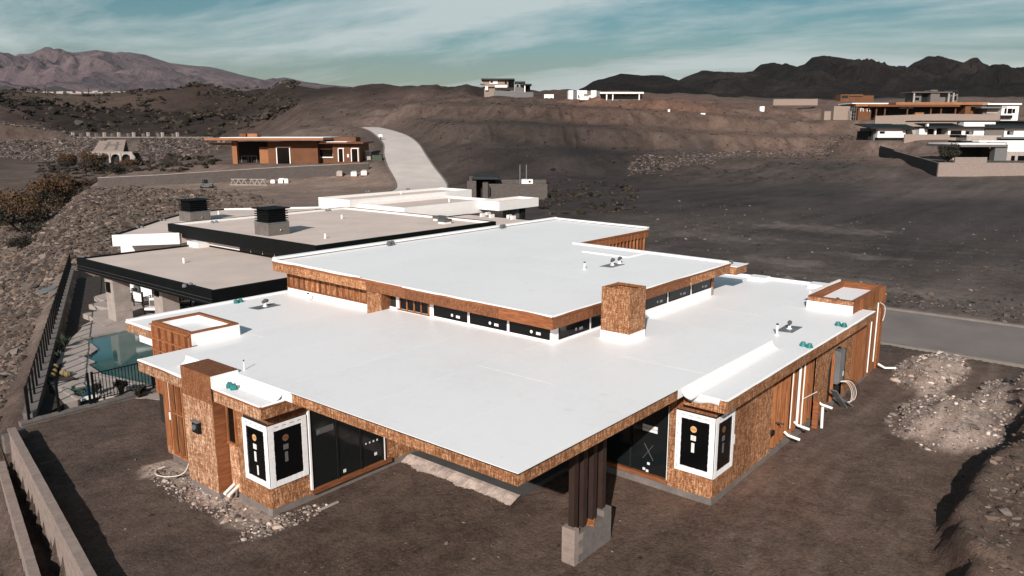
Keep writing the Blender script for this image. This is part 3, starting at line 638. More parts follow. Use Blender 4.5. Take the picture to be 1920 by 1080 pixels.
def bay_window(X, Y, facing, z0=1.08, z1=2.62, lit=True):
    """two panes meeting at an outside corner: one faces -X, one faces -Y"""
    wd = empty('corner_window', (X, Y, z0), par=HS)
    p1 = box('pane', X-0.03, X-0.012, Y+0.13, Y+1.10, z0, z1, 'glass_black', wd)
    p2 = box('pane', X+0.13, X+1.14, Y-0.03, Y-0.012, z0, z1, 'glass_black', wd)
    ragged_frame('flashing_tape', wd, (X-0.034, Y+1.27, z0-0.19), (0, -1, 0), (0, 0, 1), (-1, 0, 0), 1.29, z1-z0+0.4, 0.18)
    ragged_frame('flashing_tape', wd, (X-0.03, Y-0.034, z0-0.19), (1, 0, 0), (0, 0, 1), (0, -1, 0), 1.33, z1-z0+0.4, 0.18)
    m1, m2, pa, pb = ('sticker_orange', 'sticker_shaded', 'paper', 'paper_shaded')  # second of each pair paints the side pane's shade into the colour
    yc, xc = Y+0.68, X+0.56
    for par, mk, a, b in ((p1, lambda q, z: (X-0.032, yc+q, z), m1, pa), (p2, lambda q, z: (xc+q, Y-0.032, z), m2 if lit else m2, pb)):
        f = par is p1; nr = (-1, 0, 0) if f else (0, -1, 0); rg = (0, -1, 0) if f else (1, 0, 0)
        disc('sticker', mk(0, z1-0.30), nr, 0.105, 0.006, a, par); c = Vector(mk(0, z1-0.30))+Vector(nr)*0.008
        text('print', 'Pella', 0.085, 'ink', faceM(c, rg, nr), par)
        def pl(q0, q1, za, zb):
            if f: box('label_sheet', X-0.040, X-0.032, yc+q0, yc+q1, za, zb, b, par)
            else: box('label_sheet', xc+q0, xc+q1, Y-0.040, Y-0.032, za, zb, b, par)
        pl(-0.09, 0.08, z1-0.66, z1-0.50); pl(-0.05, 0.05, z1-1.05, z1-0.74)
        if f:
            if X > 15: c = Vector(mk(0, z1-0.58))+Vector(nr)*0.010; text('print', '\u25B2', 0.05, 'ink', faceM(c+Vector((0, 0, .04)), rg, nr), par); text('print', 'FLAT', 0.045, 'ink', faceM(c-Vector((0, 0, .035)), rg, nr), par)
            else: pl(-0.12, -0.05, z0+0.08, z0+0.38)
    for i in range(7):                                    # printed marks on the tape
        z = z0-0.1+i*0.27; box('print', X-0.052, X-0.0505, Y+1.19, Y+1.205, z, z+0.10, 'ink', wd)
        if i < 4: box('print', X-0.052, X-0.0505, Y+0.2+i*0.26, Y+0.32+i*0.26, z1+0.11, z1+0.125, 'ink', wd); box('print', X+0.2+i*0.26, X+0.33+i*0.26, Y-0.052, Y-0.0505, z1+0.11, z1+0.125, 'ink', wd)
    return wd
bay_window(12.0, 19.17, 0)
box('wall', 12.3, 17.9, 19.2, 19.4, 0.2, 3.55, 'interior_shade', HS)
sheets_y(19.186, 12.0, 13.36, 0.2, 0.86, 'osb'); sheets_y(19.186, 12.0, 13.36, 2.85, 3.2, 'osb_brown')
sheets_y(19.186, 16.35, 17.9, 0.2, 3.4, 'osb'); box('post', 17.86, 18.02, 19.1, 19.26, 0.0, 3.56, 'beam', HS)
def big_glass(par, n, f0, dims, face, lbl):
    g = empty('sliding_glass_wall', f0, par=par); return g
gl = empty('glass_wall', (14.9, 19.18, 0.3), par=HS)
xs = [13.42, 14.42, 15.36, 16.30]
for a, b in zip(xs[:-1], xs[1:]):
    box('pane', a+0.03, b-0.03, 19.15, 19.17, 0.36, 3.3, 'glass_dim', gl); box('mullion', b-0.035, b+0.035, 19.12, 19.185, 0.33, 3.3, 'black_paint', gl)
box('sill', 13.36, 16.6, 19.06, 19.2, 0.20, 0.34, 'beam', gl); box('jamb', 13.36, 13.42, 19.10, 19.19, 0.3, 3.3, 'tape', gl); box('jamb', 16.32, 16.355, 19.10, 19.19, 0.34, 3.3, 'tape', gl)
lb = box('label_sheet', 13.66, 14.30, 19.138, 19.149, 2.04, 2.24, 'grey_plastic', gl)
text('print', 'MONUMENTAL', 0.088, 'metal_grey', faceM((14.03, 19.135, 2.14), (1, 0, 0), (0, -1, 0)), lb); disc('emblem', (13.73, 19.138, 2.14), (0, -1, 0), 0.06, 0.004, 'metal_grey', lb)
for x, z in ((14.62, 0.47), (15.92, 0.62)): box('label_sheet', x, x+0.1, 19.135, 19.149, z, z+0.1, 'paper', gl)
for i in range(4): box('label_sheet', 15.55+i*0.16, 15.6+i*0.16, 19.14, 19.149, 1.12-i*0.005, 1.17, 'paper', gl)

# ---- right wing, corner window and deep glass wall
bay_window(20.95, 9.45, 0, 1.06, 2.60)
box('wall', 20.97, 21.2, 9.47, 11.0, 0.2, 3.4, 'interior_shade', HS)
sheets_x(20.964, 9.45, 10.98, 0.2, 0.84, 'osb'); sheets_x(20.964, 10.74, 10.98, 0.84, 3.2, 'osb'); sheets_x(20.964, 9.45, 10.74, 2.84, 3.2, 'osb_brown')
g2 = empty('glass_wall', (21.1, 12.5, 0.3), par=HS)
ys = [11.05, 12.42, 13.4, 14.8, 16.4, 17.9, 19.1]
for a, b in zip(ys[:-1], ys[1:]):
    box('pane', 21.12, 21.14, a+0.03, b-0.03, 0.33, 3.4, 'glass_dim', g2); box('mullion', 21.09, 21.16, b-0.04, b+0.04, 0.33, 3.4, 'black_paint', g2)
box('jamb', 21.02, 21.12, 11.0, 11.05, 0.25, 2.8, 'tape', g2); box('sill', 21.0, 21.2, 11.0, 19.15, 0.2, 0.32, 'beam', g2)
l2 = box('label_sheet', 21.098, 21.115, 11.46, 12.0, 1.75, 1.97, 'paper', g2); text('print', 'MONUMENTAL', 0.085, 'ink', faceM((21.095, 11.73, 1.86), (0, -1, 0), (-1, 0, 0)), l2)
for s in (1, -1): bar('tape_cross', (21.105, 11.92 if s > 0 else 11.6, 1.32), (21.105, 11.58 if s > 0 else 11.96, 0.8), 0.018, 0.012, 'paper_shaded', g2)
for y, z in ((11.7, 0.62), (11.86, 0.40), (11.74, 0.36)): box('label_sheet', 21.10, 21.115, y, y+0.09, z, z+0.08, 'paper', g2)
box('wall', 21.2, 21.4, 10.98, 19.4, 0.2, 3.55, 'interior_shade', HS)

# long side wall facing -Y
box('wall', 21.0, 38.2, 9.62, 9.72, 0.2, 3.5, 'interior_shade', HS)
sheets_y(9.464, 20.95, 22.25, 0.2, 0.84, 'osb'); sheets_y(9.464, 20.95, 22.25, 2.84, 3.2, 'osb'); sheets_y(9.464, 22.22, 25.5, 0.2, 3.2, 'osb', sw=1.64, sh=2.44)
box('wrap_strip', 22.12, 22.4, 9.425, 9.447, 1.55, 1.86, 'tape', HS)
x = 25.55
while x < 29.8:                                            # open studs
    box('stud', x-0.024, x+0.024, 9.47, 9.61, 0.24, 3.2, 'lumber', HS); x += 0.406
for x in (25.9, 26.05, 27.55, 28.95, 29.1): box('stud', x-0.03, x+0.03, 9.462, 9.6, 0.24, 3.2, 'lumber', HS)
box('osb_sheet', 28.5, 29.72, 9.60, 9.617, 0.24, 3.2, 'osb_brown', HS); box('osb_sheet', 25.5, 27.0, 9.60, 9.617, 0.24, 3.2, 'beam', HS)
# strand-board with the arched service opening
def arch_sheet(x0, x1, z0, z1, cx, hw, zb, zt, Y, th, mat):
    pts = [(x0, z0), (cx-hw, z0), (cx-hw, zb)]
    arc = [(cx-hw*math.cos(t), zt-hw+hw*math.sin(t)) for t in np.linspace(0, math.pi, 13)]
    out = [(x0, z0), (cx-hw, z0)] + arc + [(cx+hw, z0), (x1, z0), (x1, z1), (x0, z1)]
    n = len(out); V = [(p[0], Y-th, p[1]) for p in out]+[(p[0], Y, p[1]) for p in out]
    # split into quads strips so the concave outline stays clean
    Fq = []
    def wall(a, b): Fq.append((a, b, b+n, a+n))
    for i in range(n): wall(i, (i+1) % n)
    k = len(arc); A = lambda i: 2+i
    top = []
    for i in range(k): V.append((arc[i][0], Y-th, z1)); top.append(len(V)-1)
    for i in range(k-1): Fq.append((A(i), A(i+1), top[i+1], top[i]))
    Fq.append((0, 1, A(0), top[0], n-1)); Fq.append((A(k-1), 2+k, 3+k, 4+k, top[k-1]))
    return mesh('osb_sheet', V, Fq, mat, HS)
arch_sheet(29.78, 34.35, 0.2, 3.2, 32.3, 0.95, 0.2, 2.55, 9.464, 0.014, 'osb')
ep = box('electrical_panel', 32.35, 33.05, 9.36, 9.60, 0.95, 2.35, 'metal_grey', HS)
box('panel_door', 32.4, 33.0, 9.335, 9.36, 1.0, 2.3, 'metal_grey', ep); box('side_panel', 33.06, 33.12, 9.34, 9.6, 0.9, 2.35, 'black_paint', ep); box('label_sheet', 32.85, 32.97, 9.328, 9.336, 1.2, 1.4, 'paper', ep)
for i in range(1): box('stud', 32.2, 32.26, 9.5, 9.61, 0.2, 2.3, 'lumber', HS)
bar('steel_channel', (31.5, 9.25, 0.95), (32.3, 9.0, 0.06), 0.30, 0.05, 'metal_grey', HS); bar('steel_channel', (31.8, 9.15, 0.6), (32.7, 8.85, 0.05), 0.26, 0.05, 'metal_grey', HS)
for i in range(6):
    a = i*0.09; tube('cable', [(32.6+a*.5, 9.38, 1.0), (32.85+a, 9.15-a*.3, 0.95), (33.1+a, 9.0-a*.4, 0.55), (32.9+a, 8.95-a*.3, 0.15+a*.2), (32.5+a, 9.1, 0.12)], 0.013, random.choice(['cable', 'stone_tan', 'steel_brown']), HS, 6)
x = 34.4
while x < 38.3:
    box('board', x, x+0.36, 9.45+random.uniform(0, .012), 9.61, 0.22, 3.2, 'lumber', HS); x += 0.375
for x0, z0, z1, r in ((27.2, 0.6, 3.1, 0.02), (27.89, 0.6, 3.15, 0.05), (28.36, 0.3, 3.15, 0.026), (36.78, 0.38, 3.1, 0.03), (37.62, 0.7, 3.5, 0.03)): tube('pipe', [(x0, 9.40, z0), (x0, 9.40, z1)], r, 'pvc', HS, 10)
for x0, z0 in ((26.95, 0.42), (27.9, 0.52), (30.45, 0.62)): tube('pipe_stub', [(x0, 9.5, z0+.1), (x0, 9.36, z0), (x0+0.1, 8.95, z0-0.10)], 0.05, 'pvc', HS, 10)
tube('pipe', [(29.55, 9.0, 0.0), (29.55, 9.02, 0.85)], 0.055, 'pvc', HS, 10); box('stud', 29.3, 29.42, 9.1, 9.3, 0.0, 1.1, 'beam', HS)
tube('pipe', [(28.36, 9.39, 1.41), (29.9, 9.39, 1.28)], 0.02, 'pvc', HS, 6)
tube('pipe', [(38.1, 9.3, 0.5), (38.2, 9.0, 0.33), (38.5, 8.6, 0.33)], 0.05, 'pvc', HS, 10)
tube('conduit', [(38.5, 8.6, 0.34), (40.6, 8.3, 0.28)], 0.035, 'grey_plastic', HS, 6)
disc('outlet_cap', (25.52, 9.42, 0.95), (0, -1, 0), 0.11, 0.06, 'black_paint', HS); tube('pipe_stub', [(25.9, 9.5, 1.2), (26.05, 9.2, 1.15)], 0.03, 'steel_brown', HS)

# ---- low roofs at 3.6
def deck(x0, x1, y0, y1, z0, z1): return box('roof_deck', x0, x1, y0, y1, z0, z1, 'beam', HS)
deck(11.64, 13.4, 18.89, 26.18, 3.2, 3.579); deck(13.4, 22.2, 24.45, 26.18, 3.2, 3.579); deck(13.89, 22.2, 26.18, 31.98, 3.2, 3.579); deck(20.51, 26.85, 8.95, 10.2, 3.2, 3.579)
deck(26.85, 39.5, 9.55, 24.5, 3.2, 3.579); deck(26.85, 35.3, 8.95, 9.55, 3.2, 3.579)
membrane(11.62, 12.39, 18.87, 21.37, 3.6, 9); membrane(11.62, 12.39, 23.15, 24.42, 3.6, 9); membrane(11.62, 22.2, 24.42, 26.2, 3.6, 9)
membrane(13.87, 22.2, 26.2, 32.0, 3.6, 3.0, 2.6); membrane(20.49, 26.82, 8.93, 10.09, 3.6, 9); membrane(26.82, 35.3, 8.93, 9.55, 3.6, 9); membrane(26.82, 39.5, 9.55, 24.5, 3.6, 3.0, 0.4)
sheets_x(11.635, 18.87, 21.37, 3.19, 3.52, 'osb_fresh'); sheets_x(11.635, 23.15, 26.2, 3.19, 3.5, 'osb_fresh'); sheets_y(18.885, 11.63, 13.4, 3.19, 3.52, 'osb')
for a in ((18.87, 21.37), (23.15, 26.2)): box('fascia_trim', 11.605, 11.64, *a, 3.515, 3.578, 'beam', HS)
box('fascia_trim', 11.605, 13.3, 18.85, 18.885, 3.515, 3.578, 'beam', HS)
sheets_x(13.885, 29.3, 31.98, 3.19, 3.56, 'osb_fresh'); box('white_trim', 13.9, 13.95, 29.4, 31.0, 2.9, 3.18, 'tape', HS)
sheets_y(8.945, 20.49, 35.32, 3.19, 3.57, 'osb'); sheets_x(20.505, 8.93, 10.3, 3.19, 3.57, 'osb')
box('soffit', 20.55, 35.3, 9.0, 9.45, 3.17, 3.19, 'black_paint', HS)
flap([(20.49, 10.1, 3.6), (20.49, 9.15, 3.6)], 0.2, seed=1, out=0.05, lo=0.7); flap([(11.62, 26.2, 3.6), (11.62, 23.15, 3.6)], 0.05, seed=2); flap([(11.62, 21.37, 3.6), (11.62, 18.87, 3.6)], 0.04, seed=3)
flap([(20.5, 8.93, 3.6), (35.3, 8.93, 3.6)], 0.035, nrm=(0, -1), seed=4); flap([(13.87, 32.0, 3.6), (13.87, 29.3, 3.6)], 0.09, seed=5, lo=.6); flap([(22.1, 32.0, 3.6), (13.87, 32.0, 3.6)], 0.1, nrm=(0, 1), seed=6)
flap([(11.66, 18.87, 3.6), (12.4, 18.87, 3.6)], 0.03, nrm=(0, -1), seed=7)
box('roof_curb', 13.88, 22.1, 31.85, 32.0, 3.6, 3.67, 'membrane', HS)
# upstand on the back edge of the low roof
for y0, y1 in ((12.0, 13.0), (15.2, 16.1)): box('roof_curb', 38.6, 39.4, y0, y1, 3.6, 3.78, 'membrane', HS)
box('roof_curb', 39.35, 39.5, 11.4, 24.5, 3.6, 3.72, 'membrane', HS)

# ---- raised main roof (canopy) at 3.9
deck(12.415, 26.8, 10.115, 24.4, 3.60, 3.879)
membrane(12.40, 26.8, 10.1, 24.4, 3.9, 3.0, 1.15)
sheets_x(12.414, 10.1, 18.5, 3.585, 3.88, 'osb'); sheets_y(10.114, 12.40, 19.75, 3.585, 3.88, 'osb')
box('soffit', 12.42, 21.1, 10.12, 19.1, 3.585, 3.6, 'black_paint', HS)
box('drip_edge', 12.392, 12.42, 10.09, 18.5, 3.862, 3.884, 'black_paint', HS); box('drip_edge', 12.392, 19.7, 10.09, 10.12, 3.862, 3.884, 'black_paint', HS)
box('upstand', 12.398, 12.41, 18.45, 24.4, 3.6, 3.898, 'membrane', HS); box('upstand', 19.72, 26.8, 10.098, 10.11, 3.6, 3.898, 'membrane', HS)
def cove(a, b, nrm):                                       # membrane curving up to the raised roof
    a, b, n = Vector(a), Vector(b), Vector(nrm); V = []; Fq = []
    for p in (a, b):
        for k in range(6):
            t = k/5*math.pi/2; V.append(p+n*(0.34*(1-math.sin(t)))+Vector((0, 0, 0.004+0.27*(1-math.cos(t)))))
    for k in range(5): Fq.append((k, k+1, k+7, k+6))
    mesh('membrane_cove', V, Fq, 'membrane', HS, True)
cove((19.9, 10.1, 3.6), (26.8, 10.1, 3.6), (0, -1, 0)); cove((12.4, 23.15, 3.6), (12.4, 24.4, 3.6), (-1, 0, 0)); cove((12.4, 18.9, 3.6), (12.4, 21.37, 3.6), (-1, 0, 0))

# ---- clerestory
box('clerestory_wall', 21.45, 34.0, 15.87, 31.6, 3.88, 4.75, 'interior_shade', HS)
box('clerestory_base', 21.40, 21.46, 15.83, 25.3, 3.88, 4.0, 'membrane', HS); box('clerestory_base', 21.46, 33.95, 15.8, 15.86, 3.60, 4.0, 'membrane', HS)
box('clerestory_base', 21.40, 21.46, 25.3, 31.65, 3.60, 3.93, 'membrane', HS)

box('clerestory_base', 21.405, 21.45, 15.84, 24.0, 4.0, 4.75, 'tape', HS); box('clerestory_base', 21.45, 33.9, 15.815, 15.86, 4.0, 4.72, 'tape', HS)
def cwin(axis, a, b, dim):
    z0, z1 = 4.02, 4.56
    if axis == 'x':
        q = box('window', 21.385, 21.404, a, b, z0, z1, 'glass_black', HS); m_ = (a+b)/2-0.2
        disc('sticker', (21.385, m_+0.1, 4.17), (-1, 0, 0), 0.06, 0.005, 'paper', q); box('label_sheet', 21.376, 21.385, m_-0.32, m_-0.12, 4.10, 4.2, 'paper', q)
        for y0, y1, za, zb in ((a, b, z0-.025, z0), (a, a+.03, z0, z1), (b-.03, b, z0, z1)): box('window_frame', 21.37, 21.404, y0, y1, za, zb, 'black_paint', q)
    else:
        q = box('window', a, b, 15.795, 15.814, z0, z1, 'glass_black', HS); m_ = (a+b)/2+0.1
        disc('sticker', (m_, 15.795, 4.17), (0, -1, 0), 0.06, 0.005, 'metal_grey', q); box('label_sheet', m_+0.2, m_+0.42, 15.786, 15.795, 4.1, 4.2, 'metal_grey', q)  # sticker and label greyer on this face, its shade put into the colour
        for x0, x1, za, zb in ((a, b, z0-.025, z0), (a, a+.03, z0, z1), (b-.03, b, z0, z1)): box('window_frame', x0, x1, 15.78, 15.814, za, zb, 'black_paint', q)
for a, b in ((19.96, 21.76), (17.98, 19.81), (16.0, 17.84)): cwin('x', a, b, 0)
for a, b in ((21.66, 23.55), (23.70, 25.5), (25.65, 27.5), (27.65, 29.45), (29.63, 31.6), (31.78, 33.68)): cwin('y', a, b, 1)
box('post', 33.75, 34.0, 15.8, 15.9, 3.6, 4.5, 'beam', HS)
for i in range(5): box('stud', 21.36, 21.44, 22.02+i*0.42, 22.08+i*0.42, 3.95, 4.6, 'lumber', HS)
box('dark_sheet', 21.40, 21.404, 22.05, 23.75, 3.99, 4.6, 'glass_black', HS); box('plate', 21.35, 21.44, 22.0, 23.9, 3.94, 3.99, 'lumber', HS)  # black sheet paints in the shade of the open stud bay
box('wall', 20.98, 21.5, 24.4, 25.35, 3.6, 4.65, 'osb_brown', HS); sheets_x(20.985, 24.42, 25.35, 3.62, 4.62, 'osb')
y = 25.45
while y < 31.6:
    box('stud', 21.33, 21.45, y-0.022, y+0.022, 3.92, 4.68, 'lumber', HS); y += 0.406
sheets_x(21.455, 25.4, 31.6, 3.92, 4.7, 'osb', sw=1.22); box('plate', 21.33, 21.46, 25.38, 31.62, 3.90, 3.94, 'lumber', HS)

# ---- upper roof, tilting up toward the far side
def zt(y): return 5.03+(y-15.5)*0.0105
def slab(name, x0, x1, y0, y1, t0, t1, mat):               # sloping slab between top offsets t0 (low) and t1 (high)
    v = [(x, y, zt(y)+t) for t in (t0, t1) for x, y in ((x0, y0), (x1, y0), (x1, y1), (x0, y1))]
    return mesh(name, v, [(3, 2, 1, 0), (4, 5, 6, 7), (0, 1, 5, 4), (1, 2, 6, 5), (2, 3, 7, 6), (3, 0, 4, 7)], mat, HS)
slab('roof_deck', 20.92, 35.08, 15.55, 24.6, -0.49, -0.021, 'beam'); slab('roof_deck', 20.94, 43.1, 24.6, 31.95, -0.49, -0.021, 'beam')
ysm = [15.5, 18.4, 21.5, 24.6]
for i, (a, b) in enumerate(zip(ysm[:-1], ysm[1:])):
    c = random.uniform(25, 30); e = 0.0; slab('membrane_sheet', 20.88, c, a+.006, b, -0.02, e, 'membrane'); slab('membrane_sheet', c+.006, 35.1, a+.006, b, -0.02, e, 'membrane')
for i, (a, b) in enumerate(((24.6, 27.1), (27.1, 29.6), (29.6, 32.0))):
    c = random.uniform(28, 36); e = 0.0; slab('membrane_sheet', 20.9, c, a+.006, b, -0.02, e, 'membrane'); slab('membrane_sheet', c+.006, 43.2, a+.006, b, -0.02, e, 'membrane')
def usheets_x(X, y0, y1, lo, hi, mats):
    a = y0; i = 0
    while a < y1-0.02:
        b = min(a+2.44, y1); v = []; j = random.uniform(0, .004)
        for xx in (X-0.016-j, X+0.002):
            for yy, q in ((a+.003, lo), (b-.003, lo), (b-.003, hi), (a+.003, hi)): v.append((xx, yy, zt(yy)+q))
        mesh('osb_sheet', v, [(0, 3, 2, 1), (4, 5, 6, 7), (0, 1, 5, 4), (1, 2, 6, 5), (2, 3, 7, 6), (3, 0, 4, 7)], mats[i % len(mats)], HS); a = b; i += 1
usheets_x(20.90, 15.5, 32.0, -0.49, -0.12, ['beam', 'osb_brown', 'osb_brown', 'osb_brown', 'osb', 'osb', 'osb'])
slab('fascia_trim', 20.87, 20.92, 15.5, 32.0, -0.12, -0.022, 'beam')
sheets_y(15.53, 20.89, 31.0, 4.54, 4.9, 'osb_brown'); sheets_y(15.53, 31.0, 35.1, 4.54, 4.98, 'osb'); box('fascia_trim', 20.87, 35.1, 15.495, 15.54, 4.91, 5.006, 'beam', HS)
flap([(20.88, 32.0, zt(32)+.06), (20.88, 25.6, zt(25.6)+.05)], 0.06, seed=11); flap([(20.88, 23.0, zt(23)), (20.88, 15.5, zt(15.5))], 0.04, seed=12); flap([(20.9, 15.5, zt(15.5)), (35.1, 15.5, zt(15.5))], 0.03, nrm=(0, -1), seed=13)
flap([(43.2, 32.0, zt(32)+.06), (20.9, 32.0, zt(32)+.06)], 0.15, nrm=(0, 1), seed=14)
slab('roof_curb', 20.9, 43.2, 31.75, 32.0, 0.05, 0.16, 'membrane'); slab('roof_curb', 42.95, 43.2, 24.6, 31.75, 0.05, 0.14, 'membrane')
slab('roof_curb', 34.85, 35.1, 15.6, 24.6, 0.0, 0.07, 'membrane'); slab('roof_curb', 33.0, 34.84, 19.9, 20.1, 0.0, 0.05, 'membrane'); slab('roof_curb', 32.9, 33.0, 19.9, 22.6, 0.0, 0.05, 'membrane')
# small lower roof behind the upper one
box('roof_deck', 35.1, 36.3, 15.2, 17.6, 4.45, 4.83, 'osb', HS); box('membrane_sheet', 35.1, 36.34, 15.16, 17.6, 4.83, 4.86, 'membrane', HS)
# stud wall under the far wing
box('wall', 33.7, 43.0, 24.72, 24.85, 3.58, 4.7, 'interior_shade', HS)
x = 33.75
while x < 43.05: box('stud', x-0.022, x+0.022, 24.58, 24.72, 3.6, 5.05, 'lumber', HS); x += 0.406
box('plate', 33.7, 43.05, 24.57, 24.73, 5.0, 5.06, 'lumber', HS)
box('wall', 35.0, 42.9, 24.85, 31.8, 3.3, 4.7, 'interior_shade', HS)

# ---- chimney of bare strand board
ch = empty('chimney_chase', (23.7, 14.4, 3.9), par=HS)
x0, x1, y0, y1 = 23.15, 24.25, 13.85, 15.02
box('osb_sheet', x0, x0+0.02, y0, y1, 4.1, 5.78, 'osb', ch); box('osb_sheet', x1-0.02, x1, y0, y1, 4.1, 5.78, 'osb', ch)
box('osb_sheet', x0+.02, x1-.02, y0+.001, y0+.021, 4.1, 5.778, 'osb', ch); box('osb_sheet', x0+.02, x1-.02, y1-.021, y1-.001, 4.1, 5.778, 'osb', ch)
for a in ((x0+.02, x0+.11, y0+.021, y1-.021), (x1-.11, x1-.02, y0+.021, y1-.021), (x0+.11, x1-.11, y0+.021, y0+.06), (x0+.11, x1-.11, y1-.06, y1-.021)): box('plate', *a, 5.70, 5.76, 'lumber', ch)
box('chase_floor', x0+.02, x1-.02, y0+.02, y1-.02, 5.0, 5.03, 'interior_shade', ch)
for a in ((x0-.012, x0, y0-.012, y1+.012), (x1, x1+.012, y0-.012, y1+.012), (x0, x1, y0-.012, y0), (x0, x1, y1, y1+.012)): box('flashing', *a, 3.9, 4.19, 'membrane_flap', ch)


# ---- roof-top parapet boxes
def curb_box(x0, x1, y0, y1, zb, ztp, white_faces, zin):
    t = 0.16; r = empty('parapet_box', ((x0+x1)/2, (y0+y1)/2, zb), par=HS)
    for a in ((x0, x0+t, y0, y1), (x1-t, x1, y0, y1), (x0+t, x1-t, y0, y0+t), (x0+t, x1-t, y1-t, y1)):
        box('parapet', *a, zb, ztp-0.03, 'beam', r); box('coping_board', *a, ztp-0.029, ztp, 'osb_brown', r)
    box('membrane_sheet', x0+t, x1-t, y0+t, y1-t, zin-.02, zin, 'membrane', r)
    return r
q = curb_box(13.64, 15.6, 26.4, 29.25, 3.4, 4.08, '', 3.8)
box('flashing', 13.68, 15.615, 26.38, 26.399, 3.58, 4.02, 'membrane_flap', q); box('flashing', 15.601, 15.62, 26.38, 29.2, 3.58, 4.02, 'membrane_flap', q)
box('flashing', 15.42, 15.439, 26.57, 29.08, 3.8, 4.0, 'membrane_flap', q); box('flashing', 13.81, 15.42, 29.07, 29.089, 3.8, 4.0, 'membrane_flap', q)
y = 26.6
while y < 29.25: box('stud', 13.52, 13.62, y-0.024, y+0.024, 1.2, 3.96, 'lumber', q); y += 0.50
box('osb_sheet', 13.62, 13.638, 26.42, 29.24, 1.2, 3.96, 'osb_brown', q)
for z in (3.0, 3.45, 3.96): box('plate', 13.51, 13.62, 26.42, 29.24, z, z+0.045, 'lumber', q)
box('wall', 13.64, 13.9, 26.3, 29.2, 0.0, 3.4, 'interior_shade', HS)
box('wall', 12.6, 13.62, 26.0, 26.15, 0.0, 3.2, 'interior_shade', HS); box('wall', 15.6, 22, 29.3, 29.5, 0, 3.2, 'osb_brown', HS)
q = curb_box(34.1, 38.7, 9.47, 11.42, 3.4, 4.14, '', 3.85)
sheets_x(34.105, 9.47, 11.42, 3.93, 4.11, 'osb', par=q); box('flashing', 34.06, 34.09, 9.5, 11.44, 3.58, 3.93, 'membrane_flap', q)
x = 35.0
while x < 38.6: box('board', x, x+0.33, 9.43, 9.468, 3.55, 4.10, 'lumber', q); x += 0.35
sheets_y(9.44, 36.1, 38.7, 3.2, 3.54, 'osb', par=q); box('post', 38.25, 38.7, 9.42, 9.8, 0.0, 3.5, 'beam', q)
bar('membrane_roll', (34.6, 11.5, 4.2), (38.2, 11.35, 4.22), 0.09, 0.09, 'cushion', q)
tube('cable', [(37.7, 9.35, 3.5), (37.95, 9.2, 3.3), (38.05, 9.2, 2.9), (38.0, 9.25, 2.6)], 0.02, 'cable', HS, 6)

# ---- roof furniture
def drain(x, y, z, rz=0.0, s=1.0, mat='teal'):
    d = empty('roof_drain', (x, y, z), par=HS); c, s_ = math.cos(rz), math.sin(rz)
    for k in (-1, 1):
        p = Vector((x+c*0.13*k*s, y+s_*0.13*k*s, z)); n = 8
        V = []; Fq = []
        for lv, (r, h) in enumerate(((0.115, 0), (0.115, 0.09), (0.07, 0.15), (0.0, 0.165))):
            for i in range(n): t = 2*math.pi*i/n; V.append(p+Vector((r*s*math.cos(t), r*s*math.sin(t), h*s)))
        for lv in range(3):
            for i in range(n): Fq.append((lv*n+i, lv*n+(i+1) % n, lv*n+n+(i+1) % n, lv*n+n+i))
        dm = mesh('dome', V, Fq, mat, d)
        for i in range(4): t = i*math.pi/2+0.3; bar('rib', p+Vector((0.12*s*math.cos(t), 0.12*s*math.sin(t), 0)), p+Vector((0.05*s*math.cos(t), 0.05*s*math.sin(t), 0.175*s)), 0.02, 0.03, mat, dm)
def vent(x, y, z, h=0.35, r=0.05, cap=False, plate=False, n=1):
    v = empty('roof_vent', (x, y, z), par=HS)
    if plate: prism('curb_plate', [(x-0.55, y-0.32), (x+0.62, y-0.30), (x+0.5, y+0.32), (x-0.66, y+0.28)], z+0.002, z+0.02, 'metal_grey', v)
    for k in range(n):
        xx = x+k*0.62
        tube('vent_pipe', [(xx, y, z), (xx, y, z+h)], r, 'pvc', v, 10); tube('vent_boot', [(xx, y, z), (xx, y, z+0.05)], [r*2.6, r*1.1], 'membrane_flap', v, 10)
        if cap: tube('vent_cap', [(xx-0.14, y-0.03, z+h+.02), (xx+0.02, y, z+h+.07), (xx+0.16, y+.03, z+h+.05)], [0.06, 0.09, 0.07], 'grey_plastic', v, 8)
        else: tube('vent_cap', [(xx, y, z+h), (xx, y, z+h+0.05)], r*1.15, 'black_paint', v, 10)
drain(31.6, 9.2, 3.6, 1.3); drain(27.7, 9.2, 3.6, 1.3); drain(12.0, 20.95, 3.6, 1.5); drain(18.7, 31.55, 3.6, 0.2)
drain(27.7, 31.35, zt(31)+.06, 0.2, 1.15, 'grey_plastic'); drain(37.1, 31.5, zt(31)+.06, 0.2, 1.15, 'grey_plastic'); drain(35.7, 15.8, 4.86, .2, 1, 'grey_plastic')
vent(28.65, 10.65, 3.6, 0.40, 0.04); vent(29.85, 10.62, 3.6, 0.2, 0.06, True, True); vent(19.0, 29.9, 3.6, 0.2, 0.06, True, True); vent(21.0, 29.5, 3.6, 0.3, 0.045)
vent(30.6, 19.3, zt(19.3), 0.2, 0.06, True, True, 2); vent(28.9, 19.7, zt(19.7), 0.3, 0.04); vent(12.75, 21.45, 3.9, 0.28, 0.016)
vent(34.9, 10.4, 3.85, 0.06, 0.05, True)

